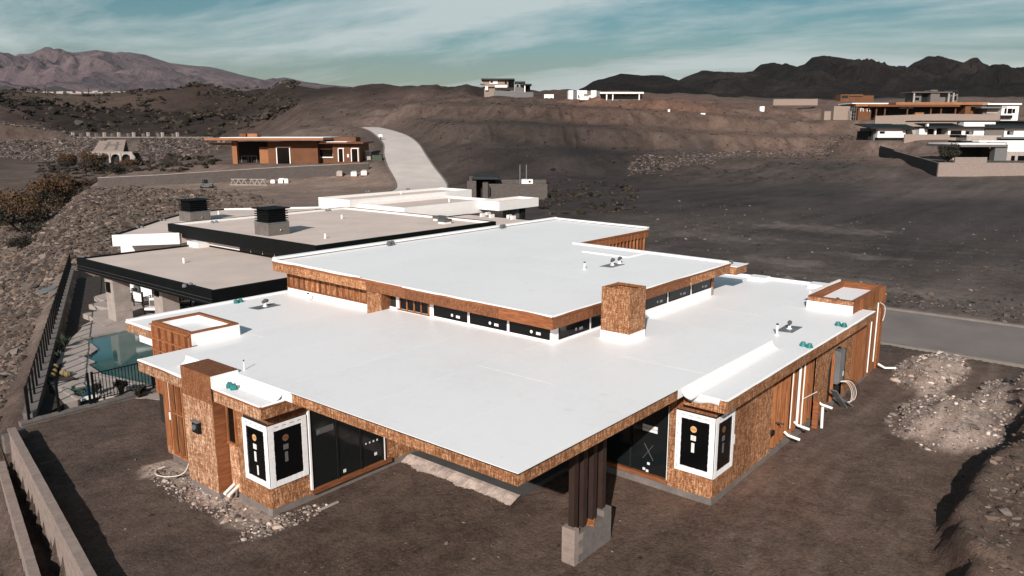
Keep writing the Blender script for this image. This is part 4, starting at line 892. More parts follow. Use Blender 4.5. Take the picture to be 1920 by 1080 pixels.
# ---- porch pier and steel posts
pr = empty('porch_pier', (16.4, 10.95, 0), par=HS)
random.seed(3)
for c in range(-1, 5):
    for i in range(5):
        o = 0.0 if c % 2 else -0.2; a = max(15.5, 15.5+i*0.4+o); b = min(17.28, 15.9+i*0.4+o)
        zt1 = 1.02 if c == 5 else c*0.2+0.2
        if b-a < 0.05: continue
        if c >= 4 and 15.85 < (a+b)/2 < 16.95: continue
        box('concrete_block', a+.003, b-.003, 10.72+random.uniform(-.004, .004), 11.13, c*0.2+.003, c*0.2+0.197, 'block' if i == 0 else 'block_grey', pr)  # first block per course paler: sunlit end painted in, raking side greyer
box('mortar_core', 15.52, 17.26, 10.735, 11.12, -0.2, 0.82, 'mortar', pr)
for x in (15.72, 16.14, 16.6, 17.05): box('steel_post', x-0.09, x+0.09, 10.84, 11.02, 0.78, 3.6, 'steel_brown', pr)
bar('board', (16.25, 10.78, 0.83), (16.75, 11.05, 0.86), 0.28, 0.03, 'lumber', pr)

# ================================================================== GARDEN WALLS (concrete block)
def block_wall(name, a, b, z0, z1, label, th=0.2, mat='block', L=0.4, h=0.2, cap=True, core=True):
    a, b = Vector((*a, 0)), Vector((*b, 0)); d = (b-a); ln = d.length; d.normalize(); ang = math.atan2(d.y, d.x)
    rot = Matrix.Rotation(ang, 3, 'Z'); r = empty(name, (a.x, a.y, z0), label, 'wall'); n = Vector((-d.y, d.x, 0)); z = z1; c = 0
    def put(nm, s, t, za, zb, w_, mt):
        p = a+d*((s+t)/2); L_ = Vector((p.x, p.y, (za+zb)/2)); S = Vector((t-s, w_, zb-za))
        o = bpy.data.objects.new(nm, cube(mt)); COL.objects.link(o); o.location = L_; o.rotation_euler = (0, 0, ang); o.scale = S
        WM[o.name] = Matrix.LocRotScale(L_, Matrix.Rotation(ang, 4, 'Z').to_quaternion(), S); parent(o, r); return o
    if cap:
        s = 0
        while s < ln-0.02: t = min(s+L, ln); put('cap_block', s+.004, t-.004, z1-0.07, z1+random.uniform(0, .008), th+0.05+random.uniform(0, .012), mat); s = t
        z = z1-0.075
    while z > z0+0.02:
        zb = max(z-h, z0); s = -L*0.5*(c % 2)
        while s < ln-0.02:
            t = min(s+L, ln); s0 = max(s, 0)
            if t-s0 > 0.04: put('concrete_block', s0+.004, t-.004, zb+.004, z-.002, th+random.uniform(0, .012), mat)
            s += L
        z = zb; c += 1
    put('mortar', 0.01, ln-0.01, z0, z1-0.02, th-0.02, 'mortar'); return r
block_wall('garden_wall', (9.2, 31.6), (6.2, 15.8), -1.0, 0.5, 'tan concrete-block garden wall along the bare soil yard')
block_wall('garden_wall', (8.75, 31.7), (5.2, 16.2), -1.95, -0.7, 'lower tan block wall running outside the garden wall, above the rocks')
box('end_block', 8.9, 9.7, 31.5, 31.75, -0.4, 0.28, 'block_grey', None)
tag(bpy.data.objects['end_block'], 'short grey block return at the end of the garden wall', 'wall'); bpy.data.objects['end_block'].name = 'wall_return'

# ================================================================== NEIGHBOUR: POOL GARDEN
random.seed(11)
kx = lambda y: FEN0[0]+(FEN1[0]-FEN0[0])*(y-FEN0[1])/(FEN1[1]-FEN0[1])
fa, fb = Vector((*FEN0, 0)), Vector((*FEN1, 0)); fd = (fb-fa).normalized(); fn = Vector((fd.y, -fd.x, 0))
p = [fa-fn*0.25, fb-fn*0.25, fb+fn*0.25, fa+fn*0.25]
fw_ = empty('boundary_wall', (fa.x, fa.y, 0), 'low grey stone kerb wall carrying the black fence beside the pool garden', 'wall')
nseg = 46; 
for i in range(nseg):
    a = fa.lerp(fb, i/nseg)+fd*.004; b = fa.lerp(fb, (i+1)/nseg)-fd*.004
    prism('cap_stone', [(q.x, q.y) for q in (a-fn*.24, b-fn*.24, b+fn*.24, a+fn*.24)], 0.30, 0.37+random.uniform(0, .01), 'block_grey', fw_)
prism('wall_body', [(q.x, q.y) for q in (fa-fn*.22, fb-fn*.22, fb+fn*.22, fa+fn*.22)], -1.4, 0.30, 'block_grey', fw_)
fe = empty('metal_fence', (fa.x, fa.y, 0.37), 'black metal fence with close posts on the stone kerb above the rip-rap', 'fence')
for i in range(31):
    q = fa.lerp(fb, i/30); box('post', q.x-.035, q.x+.035, q.y-.035, q.y+.035, 0.34, 1.5, 'black_metal', fe)
bar('rail', fa+Vector((0, 0, 1.46)), fb+Vector((0, 0, 1.46)), 0.04, 0.03, 'black_metal', fe)
# retaining kerb and picket fence toward the bare lot (Y = 32.9)
rw = block_wall('retaining_wall', (9.9, 32.95), (24.0, 32.95), -0.9, 0.16, 'low block retaining wall under the pool picket fence', 0.28, 'block_grey')
f2 = empty('picket_fence', (12, 33.0, 0.16), 'black metal picket fence along the near side of the pool', 'fence')
for x in (10.25, 11.35, 12.55, 12.72, 15.2, 17.7, 20.3): box('post', x-.04, x+.04, 32.96, 33.04, 0.14, 1.5, 'black_metal', f2)
for z in (0.30, 1.42): bar('rail', (12.72, 33.0, z), (20.3, 33.0, z), 0.035, 0.035, 'black_metal', f2)
for z in (1.05,): bar('rail', (10.25, 33.0, z+.3), (12.55, 33.0, z+.3), 0.03, 0.03, 'black_metal', f2)
x = 12.85
while x < 20.3: box('picket', x-.012, x+.012, 32.988, 33.012, 0.30, 1.42, 'black_metal', f2); x += 0.135
gp = box('glass_pane', 12.6, 14.1, 32.995, 33.005, 0.25, 1.3, 'glass_dim', f2); bpy.data.objects.remove(gp)
def poly(name, pix, z0, z1, mat, par=None): return prism(name, [tuple(P(a, b, z1)[:2]) for a, b in pix], z0, z1, mat, par)
ng = empty('swimming_pool', P(230, 660, 0), 'turquoise swimming pool with zigzag edge beside the black-roofed house', 'swimming pool')
WATER = [(149,634),(247,614),(330,632),(330,735),(186,703),(158,684),(172,679),(147,668),(164,664),(177,655),(168,647)]
poly('water', WATER, -0.6, -0.10, 'water', ng)
n = len(WATER)
for i in range(n):                                       # coping stones
    a, b = P(*WATER[i], 0), P(*WATER[(i+1) % n], 0)
    if i in (2,): continue
    dd = (b-a).normalized(); nn_ = Vector((dd.y, -dd.x, 0))
    k = max(1, int((b-a).length/0.9))
    for j_ in range(k): bar('coping', a.lerp(b, j_/k)+dd*.01+Vector((0, 0, -.04)), a.lerp(b, (j_+1)/k)-dd*.01+Vector((0, 0, -.04)), 0.30, 0.1, 'stone_tan', ng)
sp_ = empty('spa', P(150, 730, 0), 'small square spa between the pool and the picket fence', 'spa')
SPA = [(116,728),(181,714),(183,741),(150,748)]
poly('water', SPA, -0.6, -0.06, 'water', sp_)
for i in range(4):
    a, b = P(*SPA[i], 0), P(*SPA[(i+1) % 4], 0); bar('coping', a+Vector((0, 0, -.02)), b+Vector((0, 0, -.02)), 0.26, 0.1, 'white_stucco' if i == 2 else 'stone_tan', sp_)
# deck slabs around, laid as separate slabs
def deckslab(pix, z=-0.005): o = poly('pool_deck', pix, -0.65, z, 'deck'); tag(o, 'pale concrete pool deck slab', 'deck', kind='structure'); return o
deckslab([(112,667),(118,651),(150,634),(168,647),(177,655),(164,664),(147,668),(172,679),(158,684),(186,703),(190,716),(116,729),(150,749),(120,757),(93,716),(101,690)])
deckslab([(118,651),(155,613),(205,598),(262,585),(300,575),(330,590),(330,632),(247,614),(149,634)])
deckslab([(186,703),(330,735),(330,752),(183,741),(181,714)], -0.012)
deckslab([(152,612),(250,560),(470,540),(330,600),(262,585),(205,598)], -0.018)
lawn = prism('planting_bed', [tuple(P(a, b, -.25)[:2]) for a, b in ((137,522),(262,508),(250,560),(152,612),(118,651),(100,690),(60,800),(52,805))], -0.65, -0.30, 'bed'); tag(lawn, 'dark gravel planting bed between the pool deck and fence', 'planting bed', kind='structure')
for pix in (((176,556),(200,549),(205,556),(202,566)),((166,571),(204,562),(206,578)),((176,600),(200,592),(214,606),(196,612))): deckslab(list(pix), 0.01)
for pix in (((104,655),(136,652),(119,660)),((99,690),(124,676),(108,700)),((88,716),(148,712),(107,690)),((60,790),(120,757),(95,735))):
    o = poly('planting_bed', pix, -0.2, 0.012, 'bed'); tag(o, 'small dark gravel planting bed in the pool deck', 'planting bed', kind='structure')
# plants
def blades(name, c, n, ln, wd, mat, label, cat, group=None, spread=0.9):
    V = []; Fq = []
    for i in range(n):
        t = 2*math.pi*i/n+random.uniform(-.2, .2); e = random.uniform(0.3, spread); l = ln*random.uniform(.7, 1.1)
        d = Vector((math.cos(t)*math.sin(e), math.sin(t)*math.sin(e), math.cos(e))); s = Vector((-math.sin(t), math.cos(t), 0))*wd; b = len(V)
        V += [c-s*0.6, c+s*0.6, c+d*l*.5+s, c+d*l*.5-s, c+d*l+Vector((0, 0, -l*.08))]; Fq += [(b, b+1, b+2, b+3), (b+3, b+2, b+4)]
    o = mesh(name, V, Fq, mat); tag(o, label, cat, group); return o
blades('agave', P(122, 650, 0.02), 26, 0.85, 0.05, 'leaf_green', 'spiky dark agave in the bed at the zigzag pool edge', 'plant')
blades('agave', P(110, 672, 0.02), 18, 0.5, 0.05, 'leaf_green', 'small agave in the middle planting bed of the pool deck', 'plant')
def ball(name, c, r, mat, label, cat, group=None, n=8, par=None):
    V = []; Fq = []
    for i in range(7):
        a = math.pi*i/6
        for k in range(n*2):
            t = math.pi*k/n; rr = r*(1.0 if k % 2 else 0.86); V.append(Vector(c)+Vector((rr*math.sin(a)*math.cos(t), rr*math.sin(a)*math.sin(t), r*0.9*math.cos(a)+r*.75)))
    for i in range(6):
        for k in range(n*2): Fq.append((i*n*2+k, (i+1)*n*2+k, (i+1)*n*2+(k+1) % (n*2), i*n*2+(k+1) % (n*2)))
    o = mesh(name, V, Fq, mat, par)
    if par is None: tag(o, label, cat, group)
    return o
for a, b, lbl in ((104,692,'golden barrel cactus at the tip of the deck bed, farthest from the spa'),(102,701,'golden barrel cactus between the fence kerb and the deck bed middle'),(119,703,'golden barrel cactus in the middle of the deck bed'),(127,706,'golden barrel cactus at the deck bed corner toward the pool'),(99,709,'golden barrel cactus at the deck bed edge beside the fence kerb')):
    ball('barrel_cactus', P(a, b, 0.0), 0.16, 'cactus', lbl, 'cactus', 'barrel cacti in the pool deck bed')
def shrub(name, c, r, h, n, mat, label, group=None, ls=0.12, trunk=True, mat2=None, cat='shrub'):
    """shrub or tree: branching stems and a crown of many small leaf faces in clumps"""
    c = Vector(c); root = empty(name, c, label, cat, group)
    cl = []; k = max(5, int(7+r*2))
    for i in range(k):
        t = random.uniform(0, 2*math.pi); q = random.uniform(.15, .8)*r; cl.append((c.x+q*math.cos(t), c.y+q*math.sin(t), c.z+h*random.uniform(.35, .85), r*random.uniform(.28, .5)))
    if trunk:
        for i, (x, y, z, s) in enumerate(cl[:5]):
            m_ = (c+Vector((x, y, z)))/2+Vector((random.uniform(-.2, .2)*r, random.uniform(-.2, .2)*r, 0)); tube('trunk' if i == 0 else 'limb', [c-Vector((0, 0, .3)), m_, (x, y, z)], [0.05*h**.7, 0.035*h**.7, 0.012*h**.7], 'bark', root, 5)
    C_ = np.array(cl); w_ = C_[rng.integers(0, len(C_), n)]
    g = rng.normal(size=(n, 3)); g /= np.linalg.norm(g, axis=1)[:, None]; g *= (rng.random(n)**0.4)[:, None]
    pos = w_[:, :3]+g*w_[:, 3:4]*np.array([1, 1, .8]); pos[:, 2] = np.maximum(pos[:, 2], c.z+0.05)
    a = rng.normal(size=(n, 3)); a /= np.linalg.norm(a, axis=1)[:, None]; b = np.cross(a, rng.normal(size=(n, 3))); b /= np.linalg.norm(b, axis=1)[:, None]
    s = ls*(0.6+0.8*rng.random(n))[:, None]
    V = np.stack([pos+a*s, pos-a*s*.6+b*s*.6, pos-a*s*.6-b*s*.6], 1).reshape(-1, 3); T = np.arange(3*n).reshape(-1, 3)
    if mat2 is None: npmesh('crown', V, T, mat, root)
    else:
        hi = (pos[:, 2] > c.z+h*.62) ^ (rng.random(n) < .22); f_ = np.repeat(hi, 3)
        for msk, mm in ((hi, mat2), (~hi, mat)):
            vv = V.reshape(-1, 3, 3)[msk].reshape(-1, 3); npmesh('crown', vv, np.arange(len(vv)).reshape(-1, 3), mm, root)
    return root
shrub('shrub', P(150, 744, 0), 0.28, 0.4, 420, 'leaf_green', 'small pale flowering shrub beside the spa', None, 0.06, True)
shrub('shrub', P(228, 738, 0), 0.38, 0.6, 600, 'leaf_dark', 'dark round shrub behind the picket fence', None, 0.07)
shrub('shrub', P(262, 744, 0), 0.32, 0.45, 400, 'leaf_dark', 'low dark shrub behind the picket fence near the house', None, 0.07)
shrub('shrub', P(182, 739, 0), 0.25, 0.5, 400, 'leaf_dark', 'narrow dark shrub between the spa and the fence post', None, 0.06)

# ================================================================== NEIGHBOUR HOUSE
NB = empty('modern_house', (24, 45, 0), 'finished modern house with beige flat roofs and black fascias', 'house')
def flat_roof(x0, x1, y0, y1, zt_, fz, lip=0.10, fm='black_metal', inner='white_stucco', t=0.22, par=NB, roofm='roof_tan', faces=('w', 's', 'e', 'n')):
    r = empty('roof', ((x0+x1)/2, (y0+y1)/2, zt_), par=par)
    box('roof_surface', x0+t, x1-t, y0+t, y1-t, fz+0.02, zt_-lip, roofm, r)
    for nm, a in (('w', (x0, x0+t, y0, y1)), ('e', (x1-t, x1, y0, y1)), ('s', (x0+t, x1-t, y0, y0+t)), ('n', (x0+t, x1-t, y1-t, y1))):
        box('fascia', *a, fz, zt_, fm, r)
    return r
lr = flat_roof(19.3, 27.4, 34.9, 50.4, 3.6, 2.85, 0.09)
for z in (2.98, 3.16): box('fascia_groove', 19.29, 19.3, 34.9, 50.4, z, z+0.012, 'grey_plastic', lr)
ur = flat_roof(26.85, 42.6, 36.8, 53.8, 4.75, 3.92, 0.16)
box('parapet', 42.2, 42.375, 37.1, 53.5, 4.6, 4.74, 'white_stucco', ur); box('parapet', 27.1, 42.2, 53.4, 53.575, 4.6, 4.74, 'white_stucco', ur)
box('clerestory_wall', 27.3, 42.0, 37.3, 53.0, 3.4, 3.93, 'white_stucco', NB)
for y in (40.3, 41.6, 42.9, 44.2): box('window', 27.26, 27.3, y, y+1.2, 3.52, 3.90, 'glass_black', NB)
box('wall', 26.4, 27.4, 49.0, 50.4, 3.4, 3.86, 'white_stucco', NB)
# angled wing behind
R3 = [(210,441),(336,437),(440,424),(520,408),(640,392),(600,388.5),(420,392),(345,400),(300,412),(240,432)]
pts3 = [tuple(P(a, b, 4.25)[:2]) for a, b in R3]
r3 = prism('roof', pts3, 3.55, 4.18, 'roof_tan', NB)
def edge(i, j_, mat, z0, z1, th=0.2):
    a, b = P(*R3[i], 4.25), P(*R3[j_], 4.25); a.z = b.z = (z0+z1)/2; bar('fascia', a, b, th, z1-z0, mat, r3)
edge(0, 1, 'white_stucco', 3.5, 4.27); edge(8, 9, 'black_metal', 3.6, 4.27); edge(9, 0, 'black_metal', 3.6, 4.27); edge(7, 8, 'black_metal', 3.6, 4.27); edge(6, 7, 'black_metal', 3.7, 4.27); edge(5, 6, 'white_stucco', 3.9, 4.3); edge(4, 5, 'white_stucco', 3.9, 4.3)
prism('wall', [tuple(P(a, b, 3.5)[:2]) for a, b in ((225,452),(336,450),(440,434),(620,402),(420,398),(345,408))], -0.6, 3.55, 'white_stucco', NB)
box('wall', 23.5, 27.2, 36.0, 50.0, -0.6, 2.86, 'grey_wall', NB); box('wall', 27.3, 42.0, 37.3, 53.0, -0.6, 3.4, 'white_stucco', NB)
for y in (36.6, 39.4, 42.2, 45.0): box('glass_door', 23.44, 23.5, y, y+2.5, 0.05, 2.5, 'glass_dim', NB)
box('patio_slab', 19.5, 23.5, 35.2, 51.0, -0.6, 0.0, 'deck', NB)
# clad columns with lanterns
def column(px, py, w_, label=None):
    c = P(px, py, 0); co = empty('column', c, par=NB); x, y = c.x, c.y
    for k in range(5):
        z = k*0.57; box('stone_course', x, x+w_, y, y+w_*1.05, z+.003, z+0.567, 'stone_tan', co)
    ln_ = box('wall_lantern', x-0.13, x, y+w_*.35, y+w_*.7, 1.75, 2.3, 'black_metal', co); box('bracket', x-.15, x, y+w_*.32, y+w_*.73, 2.3, 2.34, 'black_metal', ln_)
column(218.5, 603, 1.0); column(309, 612, 1.0)
# roof chimneys with louvred hoods
def chimney(cx, cy, z, w_, h, hh):
    c = empty('chimney', (cx, cy, z), par=NB); k = w_/2
    box('chimney_base', cx-k, cx+k, cy-k, cy+k, z, z+h, 'stone_tile', c); box('chimney_cap', cx-k-.02, cx+k+.02, cy-k-.02, cy+k+.02, z+h, z+h+.05, 'metal_grey', c)
    hd = box('hood_core', cx-k*.82, cx+k*.82, cy-k*.82, cy+k*.82, z+h+.05, z+h+hh-.06, 'black_paint', c)
    for i in range(5): q = z+h+.1+i*(hh-.2)/5; box('louvre', cx-k*.97, cx+k*.97, cy-k*.97, cy+k*.97, q, q+.055, 'black_metal', hd)
    box('hood_top', cx-k*1.12, cx+k*1.12, cy-k*1.12, cy+k*1.12, z+h+hh-.06, z+h+hh, 'black_metal', hd)
    ball('vent_cowl', (cx+.1, cy-k-.03, z+h*.35), 0.07, 'metal_grey', '', '', par=c, n=5)
ca0 = P(504.5, 443, 4.6); chimney(ca0.x+0.78, ca0.y+0.8, 4.59, 1.56, 0.78, 0.95)
ca1 = P(358, 417, 4.18); chimney(ca1.x+0.85, ca1.y+0.9, 4.17, 1.7, 0.75, 0.95)
def nvent(px, py, z, h=0.3): p_ = P(px, py, z); tube('vent_pipe', [p_, p_+Vector((0, 0, h))], 0.07, 'pvc', NB, 8)
nvent(345, 493, 3.51); nvent(610, 447, 4.59); nvent(641, 410, 4.59); nvent(410, 402, 4.18)
def ndrain(px, py, z):
    p_ = P(px, py, z)
    for k in (-.16, .16): tube('roof_drain', [p_+Vector((k, 0, 0)), p_+Vector((k, 0, .14)), p_+Vector((k, 0, .18))], [0.13, 0.11, 0.03], 'metal_grey', NB, 8)
for a in ((162,484,3.51),(352,537,3.51),(402,418,4.59),(262,428,4.18),(304,414,4.18),(615,396,4.59),(597,395,4.59)): ndrain(*a)
for a in ((824,413,4.59),(834,419,4.59)):
    p_ = P(*a); box('roof_hatch', p_.x-.35, p_.x+.35, p_.y-.3, p_.y+.3, 4.58, 4.74, 'white_stucco', NB); box('roof_fan', p_.x-.4, p_.x+.4, p_.y-.34, p_.y+.34, 4.74, 4.92, 'grey_plastic', NB)
# white wings at the back with parapets
def wing(pxl, pyl, z, X1, Y1, h, mats=('white_stucco',), lip=0.14):
    a = P(pxl, pyl, z); return a
def pbox(name, x0, x1, y0, y1, z1, z0, par=NB):
    r = flat_roof(x0, x1, y0, y1, z1, z0, 0.22, 'white_stucco', t=0.25, par=par); return r
a = P(655, 375, 5.0); b = P(848, 351, 5.0); c_ = P(601, 369.5, 5.0)
pbox('wing', a.x, P(912, 357, 5.0).x, a.y, c_.y, 5.0, 3.9); box('wall', a.x+.4, b.x, a.y+.4, c_.y-.3, -0.5, 3.9, 'white_stucco', NB)
g_ = P(936, 378.5, 4.6); h_ = P(1003, 370, 4.6); i_ = P(910, 374.5, 4.6)
W2 = (a.x+4, h_.x, g_.y, a.y-0.3)
pbox('wing', g_.x, h_.x, g_.y, i_.y+0.1, 4.6, 3.75); pbox('wing', a.x+1.0, g_.x+2.0, i_.y+0.12, a.y-.02, 4.6, 3.4)
box('wall', g_.x+3.0, g_.x+3.6, g_.y+0.5, i_.y-.4, -0.5, 3.76, 'grey_wall', NB); box('wall', h_.x-2.2, h_.x-1.6, g_.y+.4, g_.y+1.6, -0.5, 3.76, 'black_paint', NB); box('wall', a.x+1.5, g_.x+1.5, i_.y+.4, a.y-.3, -0.5, 3.4, 'white_stucco', NB)
lo = P(962, 414, 3.4); xe_ = P(1012, 413, 3.5).x; flat_roof(43.2, xe_, 38.0, i_.y-.3, 3.5, 3.0, 0.06, 'black_metal'); box('wall', 43.6, xe_-.6, 38.6, i_.y-.6, -.5, 3.0, 'white_stucco', NB)
for px_, py_ in ((905,406),(915,404),(922,408),(955,409),(962,411)): p_ = P(px_, py_, 3.45); box('roof_block', p_.x-.25, p_.x+.25, p_.y-.12, p_.y+.12, 3.4, 3.75, 'cushion', NB)
for px_, py_ in ((765,356),(690,360)): ndrain(px_, py_, 4.78)
for px_, py_ in ((752,364),(842,379)): nvent(px_, py_, 4.5 if px_ > 800 else 4.78)
# patio furniture
def armchair(px, py, rz, label):
    c = P(px, py, 0); r = empty('patio_chair', c, label, 'chair', 'chairs on the pool patio'); M_ = Matrix.Rotation(rz, 3, 'Z')
    def bb(nm, x0, x1, y0, y1, z0, z1, mt):
        o = bpy.data.objects.new(nm, cube(mt)); COL.objects.link(o); L_ = c+M_ @ Vector(((x0+x1)/2, (y0+y1)/2, (z0+z1)/2)); S = Vector((x1-x0, y1-y0, z1-z0)); o.location = L_; o.scale = S; o.rotation_euler = (0, 0, rz)
        WM[o.name] = Matrix.LocRotScale(L_, M_.to_quaternion(), S); parent(o, r)
    for x in (-.38, .34):
        for y in (-.38, .34): bb('leg', x, x+.05, y, y+.05, 0, .6 if y < 0 else .85, 'black_metal')
    bb('seat_frame', -.4, .4, -.4, .4, .25, .30, 'black_metal'); bb('seat', -.36, .36, -.38, .3, .30, .45, 'cushion'); bb('backrest', -.36, .36, .24, .38, .46, .95, 'cushion'); bb('pillow', -.22, .22, .14, .23, .47, .8, 'grey_plastic')
    for x in (-.4, .34): bb('armrest', x, x+.06, -.4, .36, .58, .62, 'black_metal')
armchair(249, 563, -1.3, 'white cushioned patio chair with a dark pillow between the stone columns'); armchair(287, 588, -0.9, 'black-framed patio chair with white cushion beside the second stone column'); armchair(268, 572, 1.9, 'dark patio chair facing the pool behind the first stone column')
# paddle board left on the rocks
V = []; Fq = []; c0, c1 = P(70, 552, 0.2), P(106, 538, 0.5)
for i in range(9):
    t = i/8; q = c0.lerp(c1, t); w_ = 0.36*math.sin(math.pi*min(max(t, .04), .96))**.5; s = Vector((0.5, -0.85, 0))*w_
    V += [q-s, q+s, q+s+Vector((0, 0, .1)), q-s+Vector((0, 0, .1))]
    if i: 
        b = i*4
        for k in range(4): Fq.append((b-4+k, b-4+(k+1) % 4, b+(k+1) % 4, b+k))
Fq += [(0, 3, 2, 1), (32, 33, 34, 35)]
tag(mesh('paddle_board', V, Fq, 'metal_grey'), 'grey paddle board lying on the rip-rap outside the fence', 'board')

# ================================================================== FAR BUILDINGS
def fbox(name, px0, px1, pt, pb, v, dep, mat, par, extra=0.0):
    """box whose front stands at depth v, spanning pixels px0..px1, pt..pb"""
    u0, u1 = upx(px0, pb, v), upx(px1, pb, v); z1, z0 = zpx(960, pt, v), zpx(960, pb, v)-extra
    o = bpy.data.objects.new(name, cube(mat)); COL.objects.link(o); c = UV((u0+u1)/2, v+dep/2, (z0+z1)/2); S = Vector((u1-u0, dep, z1-z0)); a = YAW-math.pi/2
    o.location = c; o.scale = S; o.rotation_euler = (0, 0, a); WM[o.name] = Matrix.LocRotScale(c, Matrix.Rotation(a, 3, 'Z').to_quaternion(), S); parent(o, par); return o
def house(name, px, py, v, label, cat='house', group=None): return empty(name, UV(upx(px, py, v), v, zpx(px, py, v)), label, cat, group)
# ---- brown sheathed house beyond the neighbour
v = 180; h = house('sheathed_house', 540, 308, v, 'unfinished brown sheathed house with long flat roof above the retaining wall')
fbox('wall', 504, 597, 266, 309, v, 14, 'sheathing_far', h, 1); fbox('wall', 598, 627, 268, 309, v+2.5, 10, 'sheathing_far', h, 1); fbox('wall', 625, 675, 270, 309, v-0.6, 12, 'sheathing_far', h, 1)
fbox('wall', 488, 505, 276, 309, v+0.6, 5, 'sheathing_warm', h, 1); fbox('wall', 446, 506, 266, 309, v+5.5, 8, 'interior_shade', h, 1); fbox('post', 437, 446, 264, 310, v-1, 1.2, 'sheathing_warm', h, 1)
fbox('roof', 383, 606, 258.5, 263, v-3.5, 19, 'sheathing_warm', h); fbox('roof_membrane', 412, 606, 257.6, 258.6, v-3.3, 18.5, 'membrane', h); fbox('beam', 397, 437, 268, 272, v-1, 1, 'sheathing_warm', h)
fbox('roof', 598, 681, 266.5, 269.5, v-2.2, 14, 'sheathing_far', h); fbox('roof_membrane', 600, 650, 265.6, 266.6, v-2.0, 13, 'membrane', h); fbox('parapet', 606, 667, 257, 266, v+6, 6, 'sheathing_far', h); fbox('parapet', 449, 461, 250.5, 257.6, v+5, 3, 'sheathing_far', h); fbox('parapet', 464, 482, 250.5, 257.6, v+5, 3, 'sheathing_warm', h)
def fwin(px0, px1, pt, pb, v_, par, frame=True, fm='far_white', gm_='glass_black', t=1.6, dep=0.12):
    w_ = fbox('window', px0, px1, pt, pb, v_-dep, dep*.9, gm_, par)
    if frame:
        fbox('window_frame', px0-t, px1+t, pt-t, pt, v_-dep-.05, dep, fm, w_); fbox('window_frame', px0-t, px0, pt, pb, v_-dep-.05, dep, fm, w_); fbox('window_frame', px1, px1+t, pt, pb, v_-dep-.05, dep, fm, w_)
    return w_
fwin(520.5, 543.5, 277, 307.5, v, h); fwin(635.5, 643.5, 279, 303, v-.6, h); fwin(660, 671, 279, 303, v-.6, h); fwin(599, 624, 280, 294, v+2.5, h, t=1.2)
fbox('sill', 599, 626, 294, 296, v+2.2, .3, 'far_white', h); fbox('label_sheet', 651, 654, 289, 295, v-.75, .1, 'far_white', h)
for x in (454, 466, 472, 482): fbox('door_frame', x-.4, x+.4, 292, 310, v+5.2, .15, 'metal_grey', h)
fbox('door_frame', 454, 482, 292, 293, v+5.2, .15, 'metal_grey', h)
# retaining wall of the brown house, two runs
def fwall(name, pts, label, mat='block_grey', th=0.5, deep=1.0):
    """pts: (px, top row, bottom row, v)"""
    V = []; Fq = []; r = empty(name, UV(upx(pts[0][0], pts[0][2], pts[0][3]), pts[0][3], 0), label, 'wall')
    for px, pt, pb, v_ in pts:
        for dv in (0, th):
            V += [UV(upx(px, pb, v_), v_+dv, zpx(px, pb, v_)-deep), UV(upx(px, pb, v_), v_+dv, zpx(px, pt, v_))]
    n = len(pts)
    for i in range(n-1):
        b = i*4; Fq += [(b, b+4, b+5, b+1), (b+1, b+5, b+7, b+3), (b+2, b+3, b+7, b+6)]
    Fq += [(0, 1, 3, 2), (4*n-4, 4*n-2, 4*n-1, 4*n-3)]
    mesh('wall_body', V, Fq, mat, r); V2 = []; F2 = []
    for px, pt, pb, v_ in pts:
        for dv in (-.06, th+.06):
            z = zpx(px, pt, v_); V2 += [UV(upx(px, pb, v_), v_+dv, z+.005), UV(upx(px, pb, v_), v_+dv, z+.12)]
    for i in range(n-1):
        b = i*4; F2 += [(b, b+4, b+5, b+1), (b+1, b+5, b+7, b+3), (b+2, b+3, b+7, b+6), (b, b+2, b+6, b+4)]
    F2 += [(0, 1, 3, 2), (4*n-4, 4*n-2, 4*n-1, 4*n-3)]
    mesh('coping', V2, F2, 'concrete', r); return r
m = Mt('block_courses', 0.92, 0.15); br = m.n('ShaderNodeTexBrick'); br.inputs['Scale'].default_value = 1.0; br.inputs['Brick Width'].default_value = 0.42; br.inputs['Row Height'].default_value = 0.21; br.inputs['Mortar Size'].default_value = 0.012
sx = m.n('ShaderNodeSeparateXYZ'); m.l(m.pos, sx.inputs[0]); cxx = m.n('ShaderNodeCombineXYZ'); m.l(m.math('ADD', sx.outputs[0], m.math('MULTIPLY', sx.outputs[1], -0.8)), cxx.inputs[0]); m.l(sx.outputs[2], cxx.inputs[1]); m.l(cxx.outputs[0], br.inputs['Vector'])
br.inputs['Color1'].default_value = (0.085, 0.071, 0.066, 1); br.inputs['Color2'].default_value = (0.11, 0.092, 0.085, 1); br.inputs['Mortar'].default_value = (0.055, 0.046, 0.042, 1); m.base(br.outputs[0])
m2 = MATS['block_courses'].copy(); m2.name = 'block_pale'; MATS['block_pale'] = m2
for nn_ in m2.node_tree.nodes:
    if nn_.type == 'TEX_BRICK': nn_.inputs['Color1'].default_value = (0.23, 0.18, 0.158, 1); nn_.inputs['Color2'].default_value = (0.27, 0.212, 0.186, 1); nn_.inputs['Mortar'].default_value = (0.17, 0.13, 0.115, 1)
fwall('retaining_wall', [(185,334,356,153),(300,328.5,352,155.5),(400,322,348,159),(520,314.5,345,164),(640,308.5,340,168),(692,306,333,171)], 'long grey block retaining wall below the brown sheathed house', 'block_courses')
fwall('retaining_wall', [(185.2,334,356,153.3),(192,331.5,345,165)], 'short return of the grey retaining wall at the top of the rip-rap', 'block_courses')
